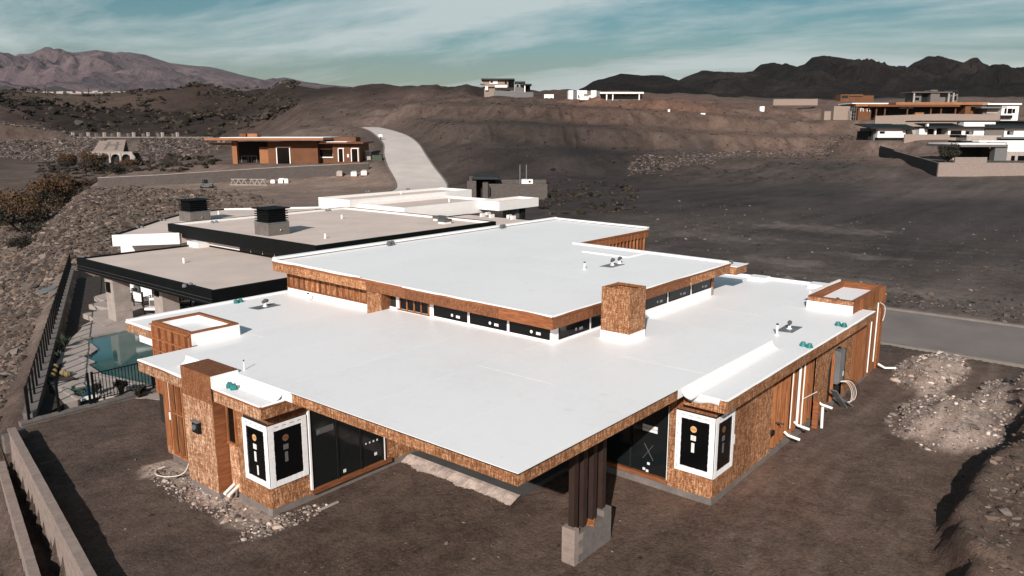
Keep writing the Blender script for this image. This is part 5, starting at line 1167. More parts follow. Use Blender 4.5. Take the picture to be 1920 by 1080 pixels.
# site clutter below that wall
def onground(px, py, v): p_ = UV(upx(px, py, v), v, 0); p_.z = hz(p_.x, p_.y); return p_
c = onground(387, 343, 153); lf = empty('scissor_lift', c, 'small dark scissor-lift platform parked by the retaining wall', 'lift'); a = YAW-math.pi/2
def rb(nm, o, x0, x1, y0, y1, z0, z1, mt, par):
    M_ = Matrix.Rotation(a, 3, 'Z'); L_ = o+M_ @ Vector(((x0+x1)/2, (y0+y1)/2, (z0+z1)/2)); S = Vector((x1-x0, y1-y0, z1-z0)); q = bpy.data.objects.new(nm, cube(mt)); COL.objects.link(q); q.location = L_; q.scale = S; q.rotation_euler = (0, 0, a)
    WM[q.name] = Matrix.LocRotScale(L_, M_.to_quaternion(), S); parent(q, par); return q
rb('chassis', c, -1.2, 1.2, -.5, .5, .2, .55, 'grey_plastic', lf); rb('deck', c, -1.3, 1.3, -.5, .5, .75, .85, 'metal_grey', lf); rb('control_box', c, -.6, .2, -.4, .4, .85, 1.6, 'black_paint', lf)
for x in (-.9, .9): rb('wheel', c, x-.22, x+.22, -.55, -.4, -.05, .4, 'black_paint', lf); rb('wheel', c, x-.22, x+.22, .4, .55, -.05, .4, 'black_paint', lf); rb('scissor', c, x-.3, x+.3, -.3, .3, .5, .78, 'grey_plastic', lf)
for x in (-1.28, -.4, .45, 1.24): rb('rail_post', c, x, x+.05, -.48, -.43, .85, 1.95, 'grey_plastic', lf)
rb('rail', c, -1.28, 1.29, -.48, -.43, 1.9, 1.95, 'grey_plastic', lf)
for px_, lbl in ((448, 'timber roof truss leaning on the retaining wall beside the lift'), (483, 'timber roof truss leaning on the retaining wall next to the white bags')):
    c = onground(px_, 341, 157); tr = empty('roof_truss', c, lbl, 'truss')
    rb('bottom_chord', c, -1.9, 1.9, 0, .1, 0, .14, 'stone_tan', tr); rb('top_chord', c, -1.6, 1.6, 0, .1, 1.15, 1.27, 'stone_tan', tr); M_ = Matrix.Rotation(a, 3, 'Z')
    for s in (-1.7, -.6, .5): bar('web', c+M_ @ Vector((s, .05, .1)), c+M_ @ Vector((s+.5, .05, 1.2)), .1, .1, 'stone_tan', tr); bar('web', c+M_ @ Vector((s+.5, .05, 1.2)), c+M_ @ Vector((s+1.1, .05, .1)), .1, .1, 'stone_tan', tr)
for i, (px_, py_, s, lbl) in enumerate(((512,339,.7,'smallest white bulk bag, standing alone by the roof trusses'),(528,337,1.0,'largest white bulk bag, in the middle of the three by the wall'),(536,337,.9,'white bulk bag leaning against the largest one by the wall'))):
    c = onground(px_, py_, 160); g = empty('building_bag', c, lbl, 'bag', 'bulk bags by the retaining wall')
    rb('bag', c, -.6*s, .6*s, -.4, .4, -.05, .75*s, 'far_white', g); rb('bag_top', c, -.45*s, .5*s, -.3, .3, .75*s, .95*s, 'cushion', g)
for i, (px_, lbl) in enumerate(((637,'pallet stacked with darker stone, first by the long retaining wall'),(664,'middle pallet of pale stone between the other two pallets'),(683,'pallet of pale stone closest to the uphill road'))):
    c = onground(px_, 329, 167); g = empty('stone_pallet', c, lbl, 'pallet', 'stone pallets by the road')
    rb('pallet', c, -.7, .7, -.5, .5, -.05, .14, 'beam', g); rb('stone_stack', c, -.6, .6, -.45, .45, .14, 1.0, 'cushion' if i else 'stone_tan', g); rb('stone_stack', c, -.4, .62, -.4, .3, 1.0, 1.25, 'stone_tan', g)
c = onground(691, 300, 184); g = empty('brick_pillar', c, 'tan stone mailbox pillar beside the uphill road', 'pillar'); rb('pillar_body', c, -.6, .6, -.5, .5, -.4, 1.9, 'stone_tan', g); rb('pillar_cap', c, -.7, .7, -.6, .6, 1.9, 2.05, 'white_stucco', g)
c = onground(714, 262, 212); g = empty('mailbox', c, 'white mailbox on a dark post at the road bend', 'mailbox'); rb('post', c, -.12, .12, -.1, .1, -.3, 1.0, 'black_paint', g); rb('box', c, -.5, .5, -.3, .3, 1.0, 1.6, 'far_white', g)
c = onground(708, 303, 181); g = empty('waste_bin', c, 'dark green waste bin in the shade beside the brown house', 'bin'); rb('bin_body', c, -1.1, 1.1, -.6, .6, -.1, 1.2, 'leaf_green', g); rb('lid', c, -1.15, 1.15, -.65, .65, 1.2, 1.3, 'black_paint', g)
# ---- small block building behind the white wing
v = 128; h = house('block_building', 950, 362, v, 'half-built grey block building with a dark flat canopy', 'building')
fbox('wall', 914, 1026, 345, 372, v, .6, 'block_courses', h, 2); fbox('wall', 930, 1024, 337, 345, v+7, .5, 'block_courses', h, 6); fbox('wall', 876, 893, 339, 366, v+1, 5, 'block_courses', h, 2); fbox('pillar', 880, 888, 331, 340, v+1.5, 1, 'block_courses', h); fbox('wall', 905, 915, 343, 372, v-.5, 6, 'block_courses', h, 2)
fbox('canopy', 884, 934, 332, 336.5, v+.8, 6, 'dark_roof', h); fbox('interior_shade', 890, 930, 336, 360, v+4, 1, 'interior_shade', h, 2); fbox('door', 915.5, 919, 349, 366, v-.62, .1, 'interior_shade', h, 0)
g = fbox('utility_cabinet', 978, 999, 337, 347, v+2, 2, 'far_white', h, 4); fbox('opening', 991, 995, 339, 342, v+1.9, .1, 'interior_shade', g)
for x in (975, 987): tube('conduit_pole', [UV(upx(x, 340, v+2.5), v+2.5, zpx(x, 345, v+2.5)-3), UV(upx(x, 310, v+2.5), v+2.5, zpx(x, 309, v+2.5))], .09, 'metal_grey', h, 6)
# ---- houses on the ridge
v = 332; h = house('two_storey_house', 935, 182, v, 'tan two-storey house with dark flat roof on the ridge')
fbox('wall', 905, 953, 149.5, 163, v, 10, 'tan_wall', h); fbox('wall', 908, 945, 163, 176, v+1, 10, 'tan_wall', h, 2); fbox('wall', 946, 964, 150, 177, v+4, 8, 'grey_wall', h, 2); fbox('roof', 902, 965, 147, 149.5, v-1.5, 14, 'dark_roof', h); fbox('balcony', 900, 908, 156, 158, v-.5, 6, 'tan_wall', h)
fbox('wall', 918, 933, 150.5, 157, v-.2, 1, 'far_white', h); fwin(919.5, 924, 151.5, 155, v-.3, h, False); fwin(946.5, 950, 151, 157, v-.2, h, False); fwin(956, 962, 152, 160, v+4, h, False); fbox('garage', 910, 915, 162, 169, v-.1, 1, 'far_white', h); fbox('wall', 928, 951, 160, 164, v-.3, 1, 'far_white', h); fbox('garage', 947, 951, 161, 165, v-.6, 1, 'far_white', h); fbox('hedge', 928, 964, 164, 169, v-1.2, 1.5, 'leaf_dark', h)
fwall('retaining_wall', [(926,170,184,327),(965,172,184.5,326),(1000,174,185,327)], 'grey stepped retaining wall under the ridge house', 'grey_wall')
h = house('dark_house', 983, 178, v, 'small dark grey modern house next to the two-storey ridge house')
fbox('wall', 966, 982, 156, 166, v, 8, 'grey_wall', h, 3); fbox('roof', 965, 985, 152.5, 155.5, v-1, 10, 'dark_roof', h); fbox('roof', 976, 997, 157, 159.5, v-2, 10, 'dark_roof', h); fbox('wall', 979, 994, 159.5, 172, v+2, 6, 'black_paint', h, 2); fbox('post', 983, 985, 159.5, 172, v-1.5, .6, 'far_white', h, 2); fwin(968, 973, 158, 163, v, h, True, t=.6)
c = onground(1029, 186, 325); g = empty('site_trailer', c, 'small white trailer parked on the ridge between the houses', 'trailer'); rb('trailer_body', c, -1.9, 1.9, -1, 1, .4, 1.9, 'far_white', g)
for x in (-1, 1): rb('wheel', c, x-.3, x+.3, -1.05, -.9, -.1, .55, 'black_paint', g)
v = 322; h = house('white_house', 1135, 188, v, 'long white modern house with grey piers on the ridge')
for a_, b_, mm in ((1066,1074.5,'far_white'),(1074.5,1082,'grey_wall'),(1082,1100.5,'far_white'),(1100.5,1108,'grey_wall'),(1108,1118,'far_white'),(1118,1126,'grey_wall')): fbox('wall', a_, b_, 169.5 if mm == 'far_white' else 170.5, 184.5, v+(0 if mm == 'far_white' else .8), 8, mm, h, 2.5)
fbox('wall', 1126, 1204, 176, 184.5, v+3, 6, 'grey_wall', h, 2.5); fbox('roof', 1125, 1207, 172.5, 175.6, v-1, 11, 'far_white', h)
for x in (1137.5, 1149, 1198.5): fbox('post', x-1, x+1, 175.6, 184.5, v-.5, .6, 'far_white', h, 2)
for a_ in (1156, 1165, 1174, 1184): fwin(a_, a_+7, 177.5, 180.5, v+3, h, False)
fwin(1089.5, 1098, 182, 184.4, v, h, False); fwin(1084, 1086, 178, 184, v, h, False)
c = onground(1096, 196.5, 300); g = empty('digger', c, 'pale construction machine standing at the plateau edge', 'machine'); rb('body', c, -1.8, 1.4, -1, 1, .6, 1.9, 'cushion', g); rb('cab', c, -.2, 1.0, -.8, .8, 1.9, 2.9, 'tan_wall', g); rb('track', c, -1.9, 1.7, -1.1, 1.1, -.2, .6, 'black_paint', g); rb('arm', c, 1.4, 2.6, -.2, .2, 1.6, 2.3, 'cushion', g)
for px_, py_, v_, w_, hh_, lbl in ((1427,222,318,1.7,1.8,'small white storage container on the hillside bench'),(1253,223,262,.6,.6,'white survey box on the reddish slope'),(1317,221,275,1.5,.4,'pale low slab lying on the hillside bench')):
    c = onground(px_, py_, v_); g = empty('storage_container', c, lbl, 'container'); rb('container_body', c, -w_/2, w_/2, -.8, .8, -.1, hh_, 'far_white', g); rb('lid', c, -w_/2-.05, w_/2+.05, -.85, .85, hh_, hh_+.12, 'cushion', g)
# ---- right-hand hillside
v = 300; h = house('framed_house', 1690, 225, v, 'long unfinished orange sheathed house on the hillside')
fbox('wall', 1562, 1592, 199, 225, v+1, 12, 'tan_wall', h, 2); fbox('wall', 1608, 1632, 203, 225, v, 12, 'sheathing_far', h, 2); fbox('roof', 1605, 1665, 194.5, 199.5, v-1.5, 14, 'sheathing_warm', h); fbox('roof_membrane', 1598, 1666, 193, 194.5, v-1, 13, 'membrane', h)
fbox('roof', 1630, 1800, 197, 200, v-2.5, 16, 'sheathing_far', h); fbox('roof', 1680, 1856, 191.5, 196.5, v-2, 17, 'sheathing_warm', h); fbox('wall', 1632, 1810, 200, 225, v+5, 8, 'interior_shade', h, 2); fbox('wall', 1808, 1818, 195, 222, v-1, 8, 'sheathing_far', h, 2); fbox('wall', 1818, 1842, 200, 215, v+2, 8, 'sheathing_far', h, 3)
for x in (1642, 1658, 1700, 1744, 1763, 1790): fbox('post', x-1, x+1, 200, 225, v-1, .5, 'sheathing_far', h, 1)
for x in (1616, 1628): fwin(x-1.5, x+1.5, 204, 209, v, h, True, t=1.2)
fbox('wall', 1716, 1732, 211, 216, v+1, 2, 'sheathing_warm', h, 2); fbox('wall', 1690, 1712, 201.5, 203, v+1, 2, 'far_white', h)
for x in range(1592, 1608, 4): fbox('scaffold_pole', x-.3, x+.3, 200, 225, v-1, .12, 'metal_grey', h, .5)
for z_ in (206, 213, 219): fbox('scaffold_rail', 1592, 1606, z_, z_+.6, v-1.05, .1, 'metal_grey', h)
fwall('retaining_wall', [(1545,209,222,304),(1596,209,224,302)], 'tan plaster garden wall left of the orange house', 'tan_wall')
fwall('retaining_wall', [(1450,186.5,193,345),(1533,186,193,345)], 'long tan boundary wall on top of the hillside plateau', 'tan_wall')
fwall('retaining_wall', [(1640,218,236,290),(1760,214,233,285),(1840,215,233,284),(1874,214,230,283)], 'grey curved retaining wall below the orange house', 'tan_wall')
v = 400; h = house('grey_house', 1750, 190, v, 'grey modern house with stepped flat roofs below the black mountain')
fbox('wall', 1711, 1727, 173, 190, v+2, 8, 'grey_wall', h, 3); fbox('wall', 1727, 1744, 177, 190, v+3, 8, 'black_paint', h, 3); fbox('wall', 1744, 1761, 175, 190, v, 8, 'stone_tile', h, 3); fbox('wall', 1761, 1795, 176, 190, v+3, 8, 'grey_wall', h, 3); fbox('roof', 1710, 1786, 172, 173.5, v-1, 12, 'stone_tile', h); fbox('roof', 1745, 1758, 168.5, 171, v+1, 6, 'stone_tile', h); fbox('roof', 1770, 1797, 169.5, 171.5, v, 9, 'dark_roof', h)
for x in (1712, 1777, 1786): fbox('post', x, x+2.5, 174, 190, v-.5, .6, 'stone_tan', h, 3)
fwin(1716, 1723, 183, 188, v+2, h, False); fwin(1789, 1793, 180, 188, v+3, h, False)
v = 420; h = house('framed_house', 1605, 186, v, 'small orange framed house below the black mountain')
fbox('wall', 1576, 1592, 177, 186, v, 7, 'sheathing_far', h, 5); fbox('wall', 1592, 1638, 179, 186, v+1, 7, 'sheathing_far', h, 5); fbox('opening', 1578, 1590, 179, 184, v-.15, .1, 'interior_shade', h); fbox('roof', 1593, 1618, 177.5, 179, v, 8, 'sheathing_warm', h)
v = 296; h = house('white_house', 1865, 226, v, 'white flat-roofed house at the end of the orange house')
fbox('wall', 1876, 1908, 197, 224, v, 10, 'far_white', h, 2); fbox('wall', 1842, 1878, 202, 215, v+3, 8, 'grey_wall', h, 3); fbox('roof', 1852, 1916, 193.5, 196.5, v-1, 13, 'far_white', h); fbox('roof', 1840, 1888, 200, 203, v, 12, 'metal_grey', h)
for x in (1883, 1889, 1893): fwin(x, x+4, 203.5, 213, v, h, False)
fwin(1898, 1903, 204, 212, v, h, False); fbox('balcony', 1872, 1898, 216, 222, v-1, 1, 'black_paint', h); fbox('wall', 1850, 1872, 204, 213, v+2.5, 1, 'stone_tan', h)
v = 244; h = house('white_black_house', 1780, 263, v, 'long white house with black metal roofs and a grey end wall')
fbox('wall', 1645, 1697, 241, 258, v, 10, 'far_white', h, .2); fbox('wall_base', 1645, 1696, 258, 264, v-.3, 10, 'black_paint', h, 1.5); fbox('wall', 1637, 1645.5, 240, 264, v+1.5, 10, 'grey_wall', h, 1.5); fbox('wall', 1627, 1637, 246, 263, v+3, 8, 'black_paint', h, 1.5)
def metal_roof(px0, px1, pe, pr, v_, dep, par):
    u0, u1 = upx(px0, pe, v_), upx(px1, pe, v_); z0, z1 = zpx(960, pe, v_), zpx(960, pr, v_+dep)
    V = [UV(u0, v_, z0), UV(u1, v_, z0), UV(u1, v_+dep, z1), UV(u0, v_+dep, z1), UV(u0, v_, z0-.3), UV(u1, v_, z0-.3), UV(u1, v_+dep, z1-.3), UV(u0, v_+dep, z1-.3)]
    r = mesh('roof', V, [(0, 1, 2, 3), (4, 7, 6, 5), (0, 4, 5, 1), (1, 5, 6, 2), (2, 6, 7, 3), (3, 7, 4, 0)], 'dark_roof', par); k = int((u1-u0)/1.1)
    for i in range(k+1): u_ = u0+(u1-u0)*i/k; bar('seam', UV(u_, v_-.02, z0+.03), UV(u_, v_+dep, z1+.03), .07, .07, 'dark_roof', r)
metal_roof(1633, 1702, 239.5, 232, v-1.5, 12, h); metal_roof(1697, 1723, 241, 233, v-2, 9, h); metal_roof(1742, 1812, 238, 231, v+3, 9, h); metal_roof(1860, 1960, 236, 229, v+2, 9, h)
fbox('roof', 1727, 1960, 226, 228.5, v+8, 10, 'dark_roof', h); fbox('roof', 1740, 1960, 237, 240.5, v-1.5, 12, 'dark_roof', h); fbox('wall', 1807, 1866, 229, 236, v+6, 4, 'far_white', h, 2); fbox('wall', 1777, 1846, 240.5, 255, v, 8, 'far_white', h, 2); fbox('wall', 1700, 1778, 241, 256, v+4, 8, 'interior_shade', h, 2); fbox('wall', 1723, 1738, 241.5, 254, v+1, 3, 'far_white', h, 1); fbox('wall', 1738, 1741, 232, 241, v+1, 1, 'far_white', h)
fbox('wall', 1846, 1882, 240, 256, v-.5, 8, 'stone_tile', h, 2); fbox('wall', 1881, 1960, 240, 256, v, 8, 'far_white', h, 2); fbox('post', 1752, 1755, 241, 254, v, .6, 'far_white', h, 1); fbox('wall', 1700, 1716, 244, 254, v+3, 1, 'stone_tan', h, 1)
fwin(1649.5, 1659, 246.5, 250.5, v, h, False); fwin(1782, 1802.5, 245, 252.5, v, h, False); fwin(1810, 1825, 245.5, 252, v, h, False, ); fwin(1888, 1900, 245.5, 252.5, v, h, False); fbox('curtain', 1817, 1823, 246.5, 252, v-.2, .1, 'metal_grey', h); fbox('curtain', 1893, 1899, 246.5, 252, v-.2, .1, 'metal_grey', h)
fwall('garden_wall', [(1695,252.5,266,236),(1760,253,266,234),(1802,253,266,232)], 'tan plaster yard wall in front of the white and black house', 'tan_wall', deep=2)
v = 190; h = house('stone_white_house', 1860, 304, v, 'low white and stone house with grey patio roof behind the block wall')
fbox('roof', 1786, 1890, 271, 275.5, v-2, 12, 'grey_wall', h); fbox('roof_top', 1786, 1886, 269, 271, v-1.5, 11, 'far_white', h); fbox('wall', 1793, 1865, 275.5, 305, v+6, 6, 'interior_shade', h, 2); fbox('wall', 1838, 1862, 279, 303, v+4, 2, 'steel_brown', h, 1); fbox('wall', 1863, 1886, 274, 306, v-1.5, 2, 'grey_wall', h, 2); fbox('post', 1786, 1792, 271, 300, v+2, 1.5, 'stone_tan', h, 2)
fbox('wall', 1886, 1990, 267, 284, v-.5, 8, 'far_white', h); fbox('wall', 1885, 1990, 284, 306, v-.6, 8, 'stone_tan', h, 2); fwin(1895, 1990, 292, 306, v-.6, h, False); fbox('post', 1902, 1907, 292, 306, v-.9, .6, 'stone_tan', h); fbox('wall', 1812, 1877, 254, 262, v+22, 5, 'stone_tan', h, 4); fbox('roof', 1800, 1812, 253, 258, v+21, 5, 'black_paint', h); fbox('roof', 1877, 1990, 257, 260, v+20, 8, 'metal_grey', h); fbox('wall', 1877, 1990, 260, 264, v+21, 6, 'black_paint', h, 1); fbox('roof', 1836, 1990, 264, 266.5, v+6, 8, 'far_white', h); fbox('roof', 1802, 1837, 264, 267, v+9, 6, 'black_paint', h)
fwall('boundary_wall', [(1757.5,306,333.5,170),(1850,306.5,334.5,169),(1990,307.5,336,168)], 'pale block boundary wall around the stone and white house', 'block_pale')
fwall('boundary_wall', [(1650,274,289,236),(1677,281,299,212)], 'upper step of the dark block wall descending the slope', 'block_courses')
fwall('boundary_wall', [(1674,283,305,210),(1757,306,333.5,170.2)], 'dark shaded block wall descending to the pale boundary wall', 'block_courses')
fwall('garden_wall', [(1790,296,306,178),(1850,296,306,177.6)], 'low tan patio wall under the grey patio roof', 'block_pale')
# ---- embankment: culvert, concrete panel, rail fence
v = 300; h = house('culvert', 205, 300, v, 'concrete box culvert with four arched openings under the embankment', 'culvert')
V = []; Fq = []
for i in range(4):
    x0 = 166+i*20.0; cx_, hw = x0+10, 8.6
    for j_ in range(13):
        t = math.pi*j_/12; px_ = cx_-hw*math.cos(t); pz = 298-9*math.sin(t)
        for top in (pz, 286.0): V.append(UV(upx(px_, 290, v-3), v-3, zpx(960, top, v-3)))
        if j_: b = len(V)-4; Fq.append((b, b+2, b+3, b+1))
mesh('arch_face', V, Fq, 'stone_tan', h); fbox('barrel', 160, 252, 287, 302, v-1.5, 4, 'interior_shade', h, 1); fbox('headwall', 160, 248, 284.6, 286.2, v-3.2, 2, 'stone_tan', h)
for i in range(5): x0 = 166+i*20; fbox('pier', x0-1.6, x0+1.6, 287, 302, v-3.1, 3, 'stone_tan', h, .6)
V = [UV(upx(p_, 290, v-3), v-3-d_, zpx(960, q_, v-3)) for p_, q_, d_ in ((246, 285, 0), (262, 294, 4), (262, 300, 4), (246, 300, 0))]; mesh('wing_wall', V+[x+fh_ for x in V for fh_ in [Vector(fh*0.5)]], [(0, 1, 2, 3), (7, 6, 5, 4), (0, 4, 5, 1), (1, 5, 6, 2), (2, 6, 7, 3), (3, 7, 4, 0)], 'stone_tan', h)
za, zb = zpx(200, 262, 311.5), zpx(200, 284, 299)
V = [UV(upx(187, 262, 311.5), 311.5, za), UV(upx(236, 262, 311.5), 311.5, za), UV(upx(231, 284, 299), 299, zb), UV(upx(174, 284, 299), 299, zb)]; V += [x-Vector((0, 0, .8)) for x in V]
cp = mesh('concrete_apron', V, [(0, 3, 2, 1), (4, 5, 6, 7), (0, 1, 5, 4), (1, 2, 6, 5), (2, 3, 7, 6), (3, 0, 4, 7)], 'tan_wall'); tag(cp, 'pale sloping concrete apron with dark H-shaped emblem above the culvert', 'concrete slab')
def onap(s, t): return V[0].lerp(V[1], s).lerp(V[3].lerp(V[2], s), t)+Vector((0, 0, .06))
for (s0, t0, s1, t1) in ((.42,.2,.36,.85),(.72,.2,.74,.88),(.28,.40,.86,.40),(.36,.52,.74,.52)): bar('emblem_stroke', onap(s0, t0), onap(s1, t1), .9, .12, 'grey_wall', cp)
rf = empty('rail_fence', UV(upx(100, 256, 313), 313, 8), 'stone post and rail fence along the embankment top', 'fence')
prev = None
for i, px_ in enumerate([92,108,123,137,152,166,181,196,211,223,241,251,269,278,297,305,325,333]):
    b_ = UV(upx(px_, 256, 313.5), 313.5, 7.8); big = i % 2 == 1; box('post', b_.x-.45, b_.x+.45, b_.y-.45, b_.y+.45, 7.6, 9.5+(.4 if big else 0), 'stone_tan' if big else 'stone_tile', rf)
    if prev is not None:
        for z_ in (8.5, 9.1): bar('rail', Vector((prev.x, prev.y, z_)), Vector((b_.x, b_.y, z_)), .12, .12, 'steel_brown', rf)
    prev = b_
a_, b_ = UV(upx(-80, 256, 312.3), 312.3, 7.95), UV(upx(400, 256, 312.3), 312.3, 7.95); bar('kerb', a_, b_, .5, .5, 'stone_tile', rf)
a_, b_ = UV(upx(-80, 252, 312.8), 312.8, 8.3), UV(upx(94, 252, 312.8), 312.8, 8.2); bar('guard_rail', a_, b_, .25, .9, 'stone_tile', rf)
# ---- utility poles and the scattered far town
for i, (px_, pt, lbl) in enumerate(((86,160,'tallest dark utility pole on the far hill crest'),(167,164,'dark utility pole standing next to the tallest one on the far crest'),(195,171,'shortest dark utility pole on the far hill crest'),(228,166,'dark utility pole standing alone beyond the shortest one on the far crest'))):
    vv = 760; b_ = UV(upx(px_, 181, vv), vv, 0); b_.z = hz(b_.x, b_.y); t_ = zpx(px_, pt, vv); up_ = empty('utility_pole', b_, lbl, 'pole', 'utility poles on the far crest')
    tube('pole', [b_-Vector((0, 0, 1)), Vector((b_.x, b_.y, t_))], .45, 'bark', up_, 6); r_ = Vector(rt); bar('crossarm', Vector((b_.x, b_.y, t_-1))-r_*1.5, Vector((b_.x, b_.y, t_-1))+r_*1.5, .25, .25, 'bark', up_)
V = []; Fq = []
for i in range(420):
    px_ = rng.uniform(-20, 640); vv = rng.uniform(1500, 2600); b_ = UV(upx(px_, 178, vv), vv, 0); z_ = hz(b_.x, b_.y); s = rng.uniform(3, 8); hh = rng.uniform(3, 6); k = len(V); r_ = Vector(rt)*s; f_ = Vector(fh)*s
    for zz_ in (z_-2, z_+hh): V += [b_-r_-f_+Vector((0, 0, zz_)), b_+r_-f_+Vector((0, 0, zz_)), b_+r_+f_+Vector((0, 0, zz_)), b_-r_+f_+Vector((0, 0, zz_))]
    Fq += [(k+4, k+5, k+6, k+7), (k, k+1, k+5, k+4), (k+1, k+2, k+6, k+5), (k+2, k+3, k+7, k+6), (k+3, k, k+4, k+7)]
tag(mesh('far_town', V, Fq, 'stone_tan'), 'scattered pale houses of the town far below the mountains', 'town', kind='stuff')

# ================================================================== ROCKS, STONES, SCRUB
def ico(sub=0):
    t = (1+5**.5)/2; v = np.array([(-1,t,0),(1,t,0),(-1,-t,0),(1,-t,0),(0,-1,t),(0,1,t),(0,-1,-t),(0,1,-t),(t,0,-1),(t,0,1),(-t,0,-1),(-t,0,1)], float); v /= np.linalg.norm(v[0])
    f = np.array([(0,11,5),(0,5,1),(0,1,7),(0,7,10),(0,10,11),(1,5,9),(5,11,4),(11,10,2),(10,7,6),(7,1,8),(3,9,4),(3,4,2),(3,2,6),(3,6,8),(3,8,9),(4,9,5),(2,4,11),(6,2,10),(8,6,7),(9,8,1)]); return v, f
IV, IF = ico()
def scatter(name, x, y, s, mat, label, cat, sink=0.25, flat=0.75, z=None, kind='stuff', rough=.28):
    n = len(x); z = H(x, y) if z is None else z
    V = np.repeat(IV[None], n, 0)*(1+rough*rng.normal(size=(n, 12, 1)).clip(-1.6, 1.6))
    th = rng.uniform(0, 6.28, n); c, sn = np.cos(th)[:, None], np.sin(th)[:, None]
    V = V*np.stack([rng.uniform(.7, 1.3, n), rng.uniform(.6, 1.0, n), rng.uniform(.5, 1.0, n)*flat], 1)[:, None, :]
    V = np.stack([V[..., 0]*c-V[..., 1]*sn, V[..., 0]*sn+V[..., 1]*c, V[..., 2]], -1)*s[:, None, None]
    V += np.stack([x, y, z+s*flat*.5-s*sink], 1)[:, None, :]
    mat = {'rock': 'stone_riprap', 'rock_dark': 'stone_dark', 'pebble': 'stone_small', 'rough_caliche': 'stone_caliche', 'scrub': 'scrub_leaf'}[mat]
    T = (IF[None]+12*np.arange(n)[:, None, None]).reshape(-1, 3); o = npmesh(name, V.reshape(-1, 3), T, mat)
    at_ = o.data.attributes.new('tone', 'FLOAT', 'POINT'); at_.data.foreach_set('value', np.repeat(rng.lognormal(-.05, .48, n).clip(.3, 2.6), 12).astype(np.float32)); tag(o, label, cat, kind=kind); return o
def along_crest(n, i0, i1, d0, d1):
    seg = CREST[i0:i1+1]; L = np.hypot(*(seg[1:]-seg[:-1]).T); cum = np.concatenate([[0], np.cumsum(L)]); t = rng.uniform(0, cum[-1], n); k = np.clip(np.searchsorted(cum, t)-1, 0, len(L)-1)
    q = (t-cum[k])/L[k]; p_ = seg[k]+(seg[k+1]-seg[k])*q[:, None]; dv = (seg[k+1]-seg[k])/L[k][:, None]; nrm = np.stack([-dv[:, 1], dv[:, 0]], 1); d = rng.uniform(d0, d1, n); p_ = p_+nrm*d[:, None]; return p_[:, 0], p_[:, 1]
x, y = along_crest(19000, 1, 5, 1.3, 15); s = rng.lognormal(-2.3, .5, len(x)).clip(.04, .5); scatter('riprap', x, y, s, 'rock', 'loose tan rip-rap rocks covering the bank outside the pool fence', 'rocks')
x, y = along_crest(13000, 5, 6, -9, 14); s = rng.lognormal(-1.95, .5, len(x)).clip(.08, .6); k = rng.random(len(x)) < .97; x, y, s = x[k], y[k], s[k]
u_ = x*rt[0]+y*rt[1]; scatter('rubble', x, y, s, 'rock', 'tan rubble covering the mound beyond the neighbouring roofs', 'rocks')
x, y = along_crest(5000, 1, 6, 1.2, 14); s = rng.lognormal(-1.9, .5, len(x)).clip(.08, .5); scatter('dark_riprap', x, y, s, 'rock_dark', 'darker stones between the tan rip-rap rocks', 'rocks')
u_ = rng.uniform(-215, -112, 6500); v_ = rng.uniform(299, 313, 6500); k = ~((u_ > upx(172, 284, 299)) & (u_ < upx(238, 284, 299))); p_ = u_[:, None]*rt+v_[:, None]*fh; x, y = p_[k, 0], p_[k, 1]; s = rng.lognormal(-.75, .35, len(x)).clip(.2, 1.1); scatter('embankment_rocks', x, y, s, 'rock_dark', 'grey-brown rip-rap facing the far embankment', 'rocks')
# rocky berm at the foot of the right-hand hill
n = 3800; t = rng.random(n); px_ = 1180+t*450; pyc = np.interp(px_, [1150, 1200, 1300, 1400, 1500, 1600, 1640], [330, 322, 314, 300, 294, 288, 284])+rng.normal(0, 3.5, n)*(0.4+t)
vv = np.interp(px_, [1150, 1200, 1300, 1400, 1500, 1600, 1640], [180, 192, 215, 240, 258, 272, 280])+rng.normal(0, 7, n)*(0.5+.6*t); u_ = (px_-960)/1498*vv; p_ = u_[:, None]*rt+vv[:, None]*fh; s = rng.lognormal(-1.5, .45, n).clip(.1, .8)
scatter('rock_berm', p_[:, 0], p_[:, 1], s, 'rock_dark', 'band of broken rocks along the foot of the hillside', 'rocks')
n = 6500; u_ = rng.uniform(-78, -30, n); v_ = rng.uniform(98, 150, n); p_ = u_[:, None]*rt+v_[:, None]*fh; dcc = crest_d(p_[:, 0], p_[:, 1]); k = (dcc < 0) & (dcc > -26+12*rng.random(n)); s = rng.lognormal(-1.75, .5, n).clip(.08, .7)
scatter('mound_rubble', p_[k, 0], p_[k, 1], s[k], 'rock', 'broken tan rock on the mound between the neighbouring house and the retaining wall', 'rocks')
# stones on the dark gravel lot and the rubble edge by the street
n = 700; x = 54+rng.random(n)**1.3*60; y = rng.uniform(4, 60, n); s = rng.lognormal(-2.5, .5, n).clip(.04, .3); scatter('lot_stones', x, y, s, 'rock_dark', 'grey stones scattered over the dark gravel lot', 'rocks')
n = 500; x = 55.5+rng.normal(0, 2.0, n); y = rng.uniform(3, 24, n); s = rng.lognormal(-2.3, .5, n).clip(.06, .6); scatter('street_rubble', x, y, s, 'rock_dark', 'loose rubble heaped along the far street kerb', 'rocks')
